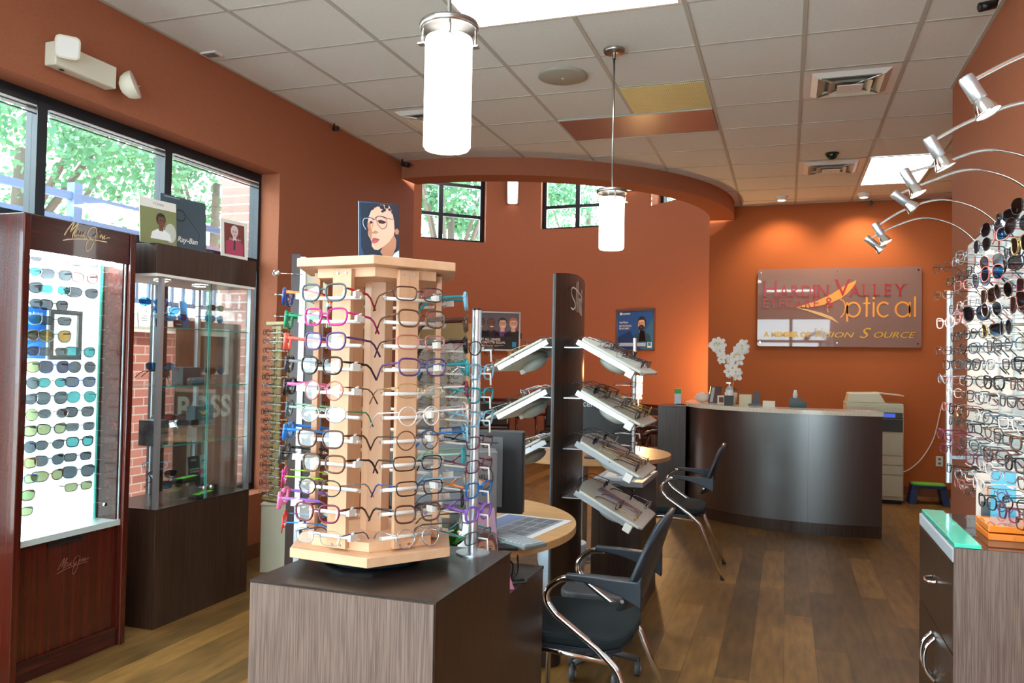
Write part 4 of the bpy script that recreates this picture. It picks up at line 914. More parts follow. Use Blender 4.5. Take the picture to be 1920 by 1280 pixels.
# ------------------------------------------------------------------ pale maple tower at the left wall
t = thing('cream_pedestal', 'cream pedestal under the pale maple tower by the left wall', 'pedestal', (-3.20, 4.80, 0), R_(25))
b = MB(); b.box(-.17, .17, -.17, .17, 0, .44, CREAM); b.build('body', t, bevel=.002)
b = MB(); b.box(-.175, .175, -.175, .175, .44, .452, CREAM); b.build('top', t, bevel=.002)
tower('pale_maple_tower', 'pale maple hexagonal tower with nineteen rows of thin frames by the left wall', -3.20, 4.80, .452, 1.66, -75, .20, 19, 1.585, .50, PALEM, PALEM, .055, .95, False)
boxthing('desk_sign', 'black square block standing on the pale maple tower', -3.16, 4.84, 1.661, .11, .05, .10, SL, -60)
def mini_glasses(b, T0, st, m, lens=True):
    lw, lh, p, br, rr, dr = STY[st]; hx = lw + br / 2 + .002; old = b.T; b.T = T0
    for k in (-1, 1):
        b.tube(outline(st, k, 10), max(rr, .0012), m, 4, True)
        if lens: o = outline(st, k, 10); b.add(o, [tuple(range(len(o)))], LENS)
        b.tube([(k * hx, .004, lh * .2), (k * hx, .1, lh * .2), (k * (hx - .003), .135, -.015)], .0018, m, 4)
    b.tube([(-br / 2, 0, lh * .18), (br / 2, 0, lh * .18)], .0014, m, 4); b.T = old
def stuffset(name, label, poses, parent=None):
    b = MB(); rnd = random.Random(len(poses)); ms = [pm(c) for c in ('black', 'charcoal', 'brown', 'silver', 'wine', 'slate', 'black', 'tort')]; ss = ['rectangular', 'oval', 'thin rimless', 'soft square', 'rectangular']
    for (x, y, z, az) in poses: mini_glasses(b, Tm((x, y, z), rz=R_(az + 90)), ss[rnd.randrange(5)], ms[rnd.randrange(8)])
    o = b.build(name); tag(o, label, 'glasses', None, 'stuff'); return o
T2 = (-3.20, 4.80); poses = []
for fa in (-105, -45, 15, -165):
    for i in range(19):
        z = 1.585 + (.50 - 1.585) * i / 18; a_ = R_(fa); r = .21
        poses.append((T2[0] + r * cos(a_), T2[1] + r * sin(a_), z + .006, fa))
stuffset('tower_eyeglasses', 'rows of thin metal and dark eyeglasses hanging on the pale maple tower by the left wall', poses)
# framed eyeglass wall board at the back
t = thing('eyeglass_board', 'wide cream eyeglass board with a tall valance standing before the round lobby', 'eyewear rack', (-3.47, 7.66, 0), R_(-4))
b = MB(); b.box(-.42, .42, .0, .04, .05, 1.80, PALEM); b.build('back_board', t)
b = MB(); b.box(-.43, .43, -.08, .04, 1.64, 1.80, mat('pale_valance', srgb(190, 166, 116), .5)); b.build('valance', t, bevel=.003)
for k in range(5): b = MB(); x = -.40 + .20 * k; b.box(x - .02, x + .02, -.05, 0, .05, 1.64, CREAM); b.build('divider', t)
for k in range(4):
    b = MB(); x = -.30 + .20 * k; b.box(x - .08, x + .08, -.006, 0, .05, 1.64, WHITE); b.build('white_strip', t)
b = MB(); b.box(-.43, .43, -.12, .06, 0, .05, CREAM); b.build('plinth', t)
poses = []
for k in range(4):
    for i in range(17): x = -.30 + .20 * k; poses.append((-3.47 + x * cos(R_(4)), 7.53 - x * sin(R_(4)) , 1.56 - i * .075, -94))
stuffset('board_eyeglasses', 'columns of dark eyeglasses on the wide cream board before the round lobby', poses)
t = thing('mirror_stand', 'tall dark-edged stand with a pale mirror board behind the maple tower', 'mirror', (-2.80, 4.32, 0), R_(20))
b = MB(); b.box(-.10, -.045, -.02, .02, 0, 2.06, mat('dark_red_wood', srgb(52, 24, 20), .3)); b.build('side_post', t, bevel=.002)
b = MB(); b.box(-.045, -.012, -.03, .01, 0, 2.04, ALU); b.build('metal_upright', t)
b = MB(); b.box(-.012, .12, -.01, .012, 1.66, 2.0, CREAM); b.build('board', t)
b = MB(); b.box(-.012, .10, -.008, .010, .03, 1.658, MATS['dark_red_wood']); b.build('lower_board', t)
b = MB(); b.box(-.14, .16, -.14, .14, 0, .03, MATS['dark_red_wood']); b.build('foot', t)
for i in range(4):
    z = 1.93 - i * .13; b = MB(); b.tube([(-.03, -.03, z), (-.16, -.10, z)], .003, CHROME, 6); b.ball(.022 if i == 0 else .006, CHROME, (-.17, -.105, z), 12, (1, .5, 1)); b.build('hook', t)

# ------------------------------------------------------------------ right wall: white display board
PX_ = .80
t = thing('eyewear_display_board', 'big curved white display board full of frames on the right wall', 'display board', (PX_, 2.9, 1.45))
n = 26; top = []; bot = []
for i in range(n + 1):
    y = 1.5 + (4.27 - 1.5) * i / n
    tz = 2.06 + .05 * cos((y - 1.5) * 1.6); 
    if y > 3.9: tz -= (y - 3.9) * .12
    bz = .925
    if y > 3.85: bz += .07 * min(1, (y - 3.85) / .12)
    top.append((y - 2.9, tz - 1.45)); bot.append((y - 2.9, bz - 1.45))
def board(x0, x1, inset, m):
    b = MB(); pr = [(y, z - inset) for y, z in top] + [(y, z + inset) for y, z in bot[::-1]]; k = len(pr); vs = [(x0, y, z) for y, z in pr] + [(x1, y, z) for y, z in pr]
    fs = [(i, (i + 1) % k, (i + 1) % k + k, i + k) for i in range(k)]
    for i in range(n):
        a_, c_ = i, i + 1; d_, e_ = k - 1 - i, k - 2 - i
        fs += [(a_, d_, e_, c_), (a_ + k, c_ + k, e_ + k, d_ + k)]
    b.add(vs, fs, m); return b
board(0, .012, 0, mat('display_white', srgb(196, 202, 202), .35)).build('white_board', t)
board(.0125, .03, -.02, BLACK).build('black_backing', t)
for y in (-1.1, -.3, .5, 1.2): b = MB(); b.box(.03, XR - PX_ - .002, y - .03, y + .03, -.3, .3, GREYP); b.build('wall_bracket', t)
cols = [1.98, 2.19, 2.40, 2.61, 2.82, 3.03, 3.24, 3.45, 3.66]
for y in cols:
    b = MB(); b.box(-.006, 0, y - 2.9 - .008, y - 2.9 + .008, -.50, .50, ALU)
    for i in range(17):
        z = 1.885 - i * .0562 - 1.45; b.tube([(-.004, y - 2.9, z), (-.115, y - 2.9, z)], .0025, WHITE, 5)
        b.tube([(-.11, y - 2.9 - .05, z), (-.11, y - 2.9 + .05, z)], .0025, WHITE, 5)
    b.build('hook_strip', t)
wc = ['black', 'brown', 'tort', 'wine', 'charcoal', 'silver', 'rose', 'clear', 'slate', 'black', 'gold', 'black', 'charcoal', 'brown']; ws = ['rectangular', 'oval', 'soft square', 'thin rimless', 'rectangular', 'cat-eye', 'oval']
q = 0
for j, y in enumerate(cols):
    if y < 2.3: continue
    for i in range(17):
        z = 1.885 - i * .0562; q += 1
        if j == 8 and i > 14 or (i < 1 and j > 5): continue
        sunny = i < 7 and j < 6; r_ = random.Random(i * 31 + j * 17); st = r_.choice(ws if not sunny else ['oversized', 'aviator', 'round', 'wraparound']); c = r_.choice(wc); l_ = r_.choice(['dark', 'blue', 'dark', 'smoke', 'dark']) if sunny else None
        if i == 3 and j == 4: c = 'coral'
        colname = ('nearest', 'nearest', 'nearest', 'second nearest', 'third nearest', 'fourth nearest', 'fifth nearest', 'second farthest', 'farthest')[j]
        glasses(st, c, (.63 + r_.uniform(-.012, .012) - .03 * (i % 2), y + r_.uniform(-.015, .015), z + .004), -163 + r_.uniform(-14, 8),
                '%s %s %s, %s row, %s column of the white wall display' % (cn(c), st, 'sunglasses' if sunny else 'eyeglasses', ORD[i], colname), 'frames on the white wall display', lens=l_, tagged=(not sunny and r_.random() < .4), rx=R_(r_.uniform(-5, 5)), sun=sunny)
t = thing('display_pole', 'slim aluminium pole in front of the far end of the white wall display', 'pole', (.645, 3.80, .95))
b = MB(); b.cyl(.012, 0, .80, ALU, 16); b.build('pole', t); b = MB()
for z in (.1, .7): b.box(0, .152, -.006, .006, z, z + .012, ALU)
b.build('bracket', t)
# arched spotlights
arcs = [(4.0, .352, 1.974, 'farthest'), (3.58, .344, 1.963, 'second farthest'), (3.06, .358, 1.987, 'third farthest'), (2.8, .353, 2.002, 'third nearest'), (2.32, .352, 1.975, 'second nearest'), (1.87, .354, 1.979, 'nearest')]
for i, (y, x, z, o_) in enumerate(arcs):
    t = thing('arched_spotlight', '%s of the six chrome arched spotlights over the white display' % o_, 'spotlight', (PX_ - .01, y, 1.99))
    dx = x + .01 - PX_; dz = z - 1.99
    pts = [(0, 0, -.08), (-.01, 0, -.01), (dx * .22, 0, .07), (dx * .5, 0, .105), (dx * .78, 0, .07), (dx, 0, dz + .035)]
    b = MB(); b.tube(cr(pts, 6), .0045, CHROME, 8); b.build('arm', t)
    b = MB(); b.box(-.012, .008, -.015, .015, -.11, -.06, CHROME); b.build('clamp', t)
    hd = Vector((.45, -.1 if i % 2 else .02, -.9)).normalized() if i not in (0, 2) else Vector((.75, .0, -.66)).normalized()
    rot = Vector((0, 0, -1)).rotation_difference(hd).to_matrix().to_4x4(); M0 = Matrix.Translation((dx, 0, dz + .028)) @ rot
    b = MB(); b.T = M0; b.lathe([(.001, .02), (.014, .02), (.0155, .016), (.0155, -.035), (.012, -.04)], ALU, 20); b.build('socket', t)
    b = MB(); b.T = M0; b.lathe([(.012, -.036), (.017, -.045), (.025, -.068), (.026, -.072), (.024, -.071)], CHROME, 24); b.build('reflector', t)
    b = MB(); b.T = M0; b.lathe([(.024, -.070), (.0005, -.068)], EM_BULB, 24); b.build('bulb', t)
    L = bpy.data.lights.new('spot', 'SPOT'); L.energy = 26; L.spot_size = R_(80); L.spot_blend = .7; L.color = (1, .95, .88); L.shadow_soft_size = .02
    o = bpy.data.objects.new('spot', L); COL.objects.link(o); o.parent = t; o.matrix_local = M0 @ Matrix.Translation((0, 0, -.085))
# counter under it
t = thing('drawer_cabinet', 'dark cabinet with drawers and doors under the white display, lower right', 'cabinet', (.76, 2.95, 0))
b = MB(); b.box(-.285, .29, -.30, .315, .0, .862, DARKW); b.build('body', t, bevel=.0015)
b = MB(); b.box(-.297, .29, -.3035, -.3005, 0, .905, GREYW); tag(b.build('end_panel', t), 'grey-brown striped end panel')
b = MB(); b.box(-.30, .29, -.30, .318, .863, .9, LGREY); b.build('worktop', t, bevel=.001)
b = MB(); b.box(-.29, .29, -.298, .313, .9, .906, mat('dark_glass_top', srgb(44, 48, 50), .05)); b.build('glass_top', t)
b = MB(); b.box(-.299, -.2855, -.296, .312, .60, .858, DARKW); d = b.build('drawer', t, bevel=.001)
b = MB(); b.tube(cr([(-.299, -.04, .74), (-.322, -.03, .738), (-.326, .0, .736), (-.322, .03, .738), (-.299, .04, .74)], 4), .005, CHROME, 8); b.build('handle', d)
for y0_, y1_, hy in ((-.296, .004, -.025), (.008, .312, .037)):
    b = MB(); b.box(-.299, -.2855, y0_, y1_, .03, .595, DARKW); d = b.build('door', t, bevel=.001)
    b = MB(); b.tube(cr([(-.299, hy, .56), (-.325, hy, .53), (-.333, hy, .49), (-.325, hy, .45), (-.299, hy, .42)], 4), .006, CHROME, 8); b.build('handle', d)
boxthing('teal_tray', 'turquoise glossy slab lying along the left edge of the drawer cabinet top', .50, 2.95, .906, .60, .07, .012, mat('turquoise_acrylic', srgb(70, 206, 180), .06, coat=.5), cat='tray')
for k in range(2):
    boxthing('orange_acrylic_box', ['lower orange acrylic slab of the stack on the drawer cabinet', 'upper orange acrylic slab of the stack on the drawer cabinet'][k], .74, 2.90, .906 + .024 * k, .18, .31, .02, mat('orange_acrylic', srgb(240, 130, 40), .05, coat=.5), cat='tray')
cs_ = lambda b, w_, h_: (poly(b, [(-w_ / 2, 0), (w_ / 2, 0), (w_ / 2, h_), (-w_ / 2, h_)], flat('print_cream', 214, 190, 178), .0004), poly(b, [(-.018, .01), (.02, .01), (.02, .08), (-.018, .08)], flat('print_ink', 22, 34, 46), .0006), portrait(b, 0, .118, .035, sk, hr, MATS['print_cream'], .0008))
card('photo_card', 'narrow photo card of a person in black, left of the bright blue card', (.645, 3.12, .906), -105, .065, .165, cs_, .08)
card('photo_card', 'bright blue card with a drawing of eyeglasses under the white display', (.70, 3.08, .906), -105, .105, .18, lambda b, w_, h_: (poly(b, [(-w_ / 2, 0), (w_ * .2, 0), (w_ * .2, h_), (-w_ / 2, h_)], flat('print_cyan', 84, 190, 226), .0004), [stroke(b, [(-.02 + .012 * cos(q_), y_ + .014 * sin(q_)) for q_ in [2 * pi * k / 12 for k in range(13)]], .004, flat('print_violet', 60, 50, 120), .0008, False) for y_ in (.06, .095)], stroke(b, [(-.01, .10), (.012, .06), (0, .04)], .003, flat('print_violet', 60, 50, 120), .0008), stroke(b, [(-.01, .12), (.01, .08)], .003, flat('print_violet', 60, 50, 120), .0008)), .08)

# ------------------------------------------------------------------ tall dark display fin with white trays
FX = -1.10
FIN_T = t = thing('eyewear_display_fin', 'tall dark curved fin-like display with pale script and white trays', 'display stand', (FX, 4.2, 0))
b = MB(); pr = []; n = 10
ys_ = [3.89 + (4.50 - 3.89) * i / n for i in range(n + 1)]
bul = lambda y: .03 * (1 - ((y - 4.2) / .31) ** 2)
vs = []; fs = []
for y in ys_:
    zt = 1.866 + .03 * sin((y - 3.89) / .61 * pi * .9) * .8
    for x in (-.008, .006 + bul(y)): vs += [(x, y - 4.2, 0), (x, y - 4.2, zt)]
for i in range(n):
    a_ = 4 * i; c_ = a_ + 4
    fs += [(a_, a_ + 1, c_ + 1, c_), (a_ + 2, c_ + 2, c_ + 3, a_ + 3), (a_ + 1, a_ + 3, c_ + 3, c_ + 1)]
fs += [(0, 2, 3, 1), (4 * n, 4 * n + 1, 4 * n + 3, 4 * n + 2)]
FIN = woodmat('dark_fin_laminate', srgb(34, 27, 24), srgb(54, 44, 38), .35, 'z', 90)
b.add(vs, fs, FIN); b.build('fin', t)
b = MB(); b.box(-.009, .000, -.3125, -.3095, 0, 1.862, GREYP); b.build('metal_edge', t)
b = MB(); b.box(-.16, .2, -.29, .29, 0, .02, DARKW); b.build('floor_plate', t)
b = MB(); b.T = face_to((.040, -.015, 1.765), 0, 1.12); PL = mat('pale_lettering', srgb(228, 224, 218), .4)
K = lambda pts: [((x - 430) * .00128, (320 - y) * .00082) for x, y in pts]
stroke(b, K([(500, 313), (450, 288), (390, 270), (350, 272), (338, 296), (355, 325), (385, 345), (395, 375), (365, 392), (334, 385)]), .008, PL, .004)
for x, y0_, y1_ in ((408, 235, 398), (424, 222, 402), (437, 222, 400)): stroke(b, K([(x + 3, y0_), (x, (y0_ + y1_) / 2), (x - 3, y1_)]), .006, PL, .004)
for x in (448, 458, 468, 477, 487, 496): stroke(b, K([(x, 318), (x - 1, 400 + (x - 448) * .4)]), .006, PL, .004)
for x in (452, 472, 490): stroke(b, K([(x - 5, 340), (x, 318), (x + 5, 345)]), .004, PL, .004)
stroke(b, K([(487, 268), (484, 400)]), .006, PL, .004); stroke(b, K([(500, 262), (500, 290)]), .006, PL, .004)
b.build('script_logo', t)
TRAYM = mat('tray_white', srgb(200, 203, 194), .4); tilt = R_(28)
def tray(z, side, level, items, banner=None):
    sd = 'right' if side > 0 else 'left'; org = Vector((FX + side * (.125 if side > 0 else .085), 4.2, z)); rel = Matrix.Translation((org.x - FX, 0, z))
    R0 = Matrix.Rotation(0 if side > 0 else pi, 4, 'Z') @ Matrix.Rotation(tilt, 4, 'Y')
    L_ = .355
    pts = [(0, -.25)] + [(-.0 - .035 * sin(pi * k / 8), -.25 + .47 * k / 8) for k in range(1, 8)] + [(0, .22), (L_ * .5, .235), (L_ - .01, .20), (L_, .185), (L_ - .0, -.225), (L_ - .02, -.25), (L_ * .5, -.262)]
    b = MB(); b.T = rel @ R0; b.prism(pts, 0, .014, TRAYM); t = b.build('tray', FIN_T, bevel=.005)
    b = MB(); b.T = rel @ R0; b.box(.10, .30, -.16, .16, -.028, -.001, TRAYM); b.build('underside', t, bevel=.01)
    b = MB(); b.T = rel; b.box(-.09 if side > 0 else .0, .0 if side > 0 else .07, -.235, .2, -.035, -.03, ALU)
    b.T = rel @ R0; b.box(-.02, .28, -.235, -.215, -.028, -.002, ALU); b.box(-.02, .28, .2, .22, -.028, -.002, ALU); b.build('bracket', t)
    b = MB(); b.T = rel @ R0; b.box(.27, .31, -.25, -.21, -.045, -.002, WHITE); b.build('clip', t, bevel=.003)
    b = MB(); b.T = rel @ R0; b.ball(.04, TRAYM, (.17, -.08, -.045), 16, (1.9, 1.8, .8)); b.build('light_pod', t)
    if banner:
        b = MB(); b.T = rel @ R0; b.box(.05, .30, -.06, .05, .0142, .0156, banner[0]); b.box(.05, .30, -.03, .035, .0156, .0165, banner[1]); b.build('printed_strip', t)
    for k, (u, v, st, c, l_, ang) in enumerate(items):
        Mg = Matrix.Translation(org) @ R0 @ Matrix.Translation((u, v, .016 + STY[st][1] * .5)) @ Matrix.Rotation(R_(90 + ang), 4, 'Z') @ Matrix.Rotation(R_(-8), 4, 'X')
        row = ('inner', 'middle', 'outer')[0 if u < .12 else (1 if u < .23 else 2)]; dp = ('front', 'centre front', 'centre back', 'back')[min(3, int((v + .24) / .12))]
        glasses(st, c, (0, 0, 0), 0, '%s %s %s at the %s %s of the %s %s white tray' % (cn(c), st, 'sunglasses' if l_ else 'eyeglasses', row, dp, level, sd), 'eyewear on the white trays', lens=l_, M=Mg, sun=bool(l_), folded=False)
def fill(seed, nv, sparse=0):
    nv = 4
    r_ = random.Random(seed); out = []
    for ui, u in enumerate((.10, .20, .30)):
        for k in range(nv):
            v = -.17 + .34 * k / (nv - 1)
            if r_.random() < sparse: continue
            out.append((u, v + r_.uniform(-.008, .008), r_.choice(['thin rimless', 'oval', 'soft square', 'rectangular']), r_.choice(['black', 'silver', 'brown', 'gold', 'charcoal']), None, r_.uniform(-8, 8)))
    return out
ink = flat('print_violetgrey', 130, 110, 120); 
tray(1.53, 1, 'topmost', fill(1, 3), None)
tray(1.275, 1, 'second', [(.05, -.13, 'oval', 'charcoal', 'dark', 0), (.05, .1, 'oval', 'brown', 'amber', 0)] + fill(2, 3, .1), None)
tray(1.02, 1, 'third', [(.05, -.13, 'oval', 'charcoal', 'dark', 0), (.05, .12, 'oval', 'brown', 'dark', 0)] + fill(3, 3, .25), (ink, flat('print_plum', 110, 84, 90)))
tray(.775, 1, 'lowest', [(.06, .1, 'oval', 'charcoal', 'dark', 0)] + [q_ for q_ in fill(4, 3, .2) if q_[0] > .12 and abs(q_[1]) > .1], (flat('print_skyblue', 90, 140, 200), flat('print_winegrey', 110, 80, 96)))
for z, lv, sdd in ((1.53, 'topmost', 11), (1.275, 'second', 12), (1.02, 'third', 13)): tray(z, -1, lv, fill(sdd, 3, .25), None)

# ------------------------------------------------------------------ near station: round table, monitor, papers
def round_table(name, label, x, y, r, zt, cut=None):
    t = thing(name, label, 'table', (x, y, 0)); b = MB()
    if cut is None: pl = [(r * cos(R_(5 * k)), r * sin(R_(5 * k))) for k in range(72)]
    else: a_ = math.degrees(math.acos(cut / r)); pl = [(r * cos(R_(-a_ + 2 * a_ * k / 60)), r * sin(R_(-a_ + 2 * a_ * k / 60))) for k in range(61)]
    b.prism(pl, zt - .03, zt, TABLEW); b.build('tabletop', t, bevel=.002)
    ox = .22 if cut is not None else 0; b = MB(); b.cyl(.04, .03, zt - .031, STEEL, 20, (ox, 0)); b.build('column', t); b = MB(); b.lathe([(.2, 0), (.2, .012), (.05, .03), (.001, .03)], STEEL, 40, c=(ox, 0, 0)); b.build('foot', t)
round_table('round_table', 'round-ended maple table behind the near pedestal, with a computer on it', -1.487, 3.07, .70, .766, .02)
t = thing('computer_monitor', 'large black monitor seen from behind on the near round table', 'monitor', (-1.22, 2.97, .766), R_(8))
b = MB(); b.box(-.28, .26, -.012, .035, .065, .385, BLACK); b.build('screen_housing', t, bevel=.006); b = MB(); b.box(-.2, .18, -.016, -.0125, .09, .36, GREYP); b.build('rear_panel', t, bevel=.004)
b = MB(); b.box(-.1, .16, -.0175, -.016, .335, .340, mat('slot_black', (.004, .004, .004), .6)); b.build('vent_slot', t)
b = MB(); b.box(-.03, .03, -.01, .03, .012, .08, BLACK); b.rounded(.24, .18, .03, 0, .012, BLACK, (0, .02)); b.build('stand', t)
t = thing('desktop_computer', 'grey computer tower with a round black logo, before the black monitor', 'computer', (-1.03, 2.74, .766), R_(24))
b = MB(); b.box(-.055, .05, -.02, .12, .0, .33, mat('computer_grey', srgb(104, 104, 106), .35)); b.build('case', t, bevel=.003)
b = MB(); b.T = face_to((-.002, -.0215, .24), -90); stroke(b, [(.036 * cos(q_), .044 * sin(q_)) for q_ in [2 * pi * k / 32 for k in range(33)]], .0035, BLACK, .0006, False); put_text(b, 'DELL', -.026, -.009, .052, .018, BLACK, .0006, bold=.02); b.build('round_logo', t)
t = thing('paper_mat', 'printed calendar mat lying on the near round table', 'mat', (-1.0, 3.08, .766), R_(-8))
b = MB(); b.box(-.16, .14, -.21, .21, .0003, .003, flat('paper_white', 232, 234, 236)); b.box(-.145, .11, -.19, .19, .003, .0034, flat('paper_grey', 150, 154, 162)); b.box(-.145, -.06, -.19, .19, .0034, .0037, flat('paper_blue', 110, 130, 176))
for i in range(3):
    for k in range(4): b.box(-.045 + i * .05, -.005 + i * .05, -.17 + k * .09, -.095 + k * .09, .0034, .0037, flat('paper_dark', 104, 108, 116))
b.build('sheet', t)
t = thing('keyboard', 'grey-green keyboard standing on the near table edge', 'keyboard', (-1.00, 2.84, .766), R_(-30))
b = MB(); b.box(-.08, .2, -.055, .055, .0, .014, mat('keyboard_grey', srgb(112, 124, 122), .5)); b.build('case', t, bevel=.003); b = MB()
for i in range(4):
    for k in range(12): b.box(-.07 + k * .022, -.052 + k * .022, -.045 + i * .024, -.025 + i * .024, .014, .018, LGREY)
b.build('keys', t)
t = thing('document_stand', 'thin black stand foot lying at the near edge of the round table', 'stand', (-.95, 2.70, .766), R_(20)); b = MB(); b.rounded(.13, .08, .01, 0, .008, BLACK); b.build('plate', t)
t = thing('brochure_holder', 'pink-edged brochure with a person\'s face leaning beside the near pole rack', 'brochure', (-.83, 2.27, .735))
b = MB(); b.T = face_to((0, 0, 0), -40, 1, R_(12)); b.box(-.045, .045, 0, .245, -.003, 0, flat('brochure_lilac', 206, 176, 208)); poly(b, [(-.042, 0), (.042, 0), (.042, .17), (-.042, .2)], flat('brochure_grey', 120, 120, 128), .0004)
portrait(b, .005, .12, .09, flat('print_tan', 206, 150, 122), flat('print_auburn', 110, 50, 44), flat('brochure_pink', 226, 150, 190), .0006, specs=False); b.build('printed_card', t)
t = thing('leaflet_stack', 'thin stack of standing blue and white leaflets behind the near pole rack', 'leaflets', (-.93, 2.30, .735), R_(-30))
for i in range(5): b = MB(); b.T = Tm((0, .006 * i, 0), rx=R_(-8)); b.box(-.04, .04, 0, .002, 0, .225, [WHITE, flat('leaf_blue', 90, 110, 170)][i % 2]); b.build('leaflet', t)
t = thing('potted_ivy', 'small green leafy plant behind the near pedestal', 'plant', (-.965, 2.24, .735))
b = MB(); b.lathe([(.001, 0), (.035, 0), (.05, .12), (.045, .12), (.035, .10)], GREYP, 20); b.build('pot', t)
b = MB(); rp = random.Random(4)
for i in range(26):
    a_ = rp.uniform(0, 6.28); el = rp.uniform(.2, 1.2); r1 = rp.uniform(.04, .075); c0 = Vector((0, 0, .11)); tip = Vector((cos(a_) * r1 * cos(el) * 1.6, sin(a_) * r1 * cos(el) * 1.6, .14 + r1 * 1.4 * sin(el)))
    d = (tip - c0); s_ = d.cross(Vector((0, 0, 1))).normalized() * .022; m_ = c0 + d * .6
    b.add([c0, m_ - s_, m_ - s_ * .3 + d * .15, tip, m_ + s_ * .3 + d * .15, m_ + s_], [(0, 1, 2, 3, 4, 5)], HOUSEL)
b.build('leaves', t)
t = thing('cables', 'coiled dark cables drooping over the low cabinet by the pedestal', 'cable', (-.83, 2.40, .735))
b = MB(); b.tube(cr([(.0, -.05, .10), (.03, -.0, .06), (.02, .03, .005), (.06, .04, .005), (.07, .0, .005), (.02, -.02, .005), (.03, .05, .02), (.04, .02, .08), (.02, .08, .05)], 6), .003, BLACK, 6); b.build('loops', t)
b = MB(); b.box(-.0, .012, -.12, -.09, .0, .06, WHITE); b.build('plug', t)
def bin_(name, label, x, y, r, h, m, liner=None):
    t = thing(name, label, 'bin', (x, y, 0)); b = MB(); b.lathe([(.001, 0), (r * .82, 0), (r, h), (r * .95, h), (r * .78, .01), (.001, .01)], m, 28); b.build('bucket', t, sub=0)
    if liner:
        b = MB(); pr = [(r * .9, h * .55), (r * 1.03, h * .75), (r * 1.02, h + .012), (r * .9, h + .01), (r * .8, h * .5)]
        b.lathe(pr, liner, 28); b.build('liner', t)
bin_('waste_bin', 'brown plastic waste bin on the floor behind the low cabinet', -1.07, 3.73, .085, .26, mat('brown_bin', srgb(74, 62, 58), .4))
bin_('waste_bin', 'grey waste bin with a pale translucent liner behind the dark fin panel', -1.235, 4.62, .14, .36, LGREY, mat('liner', srgb(176, 190, 205), .35))
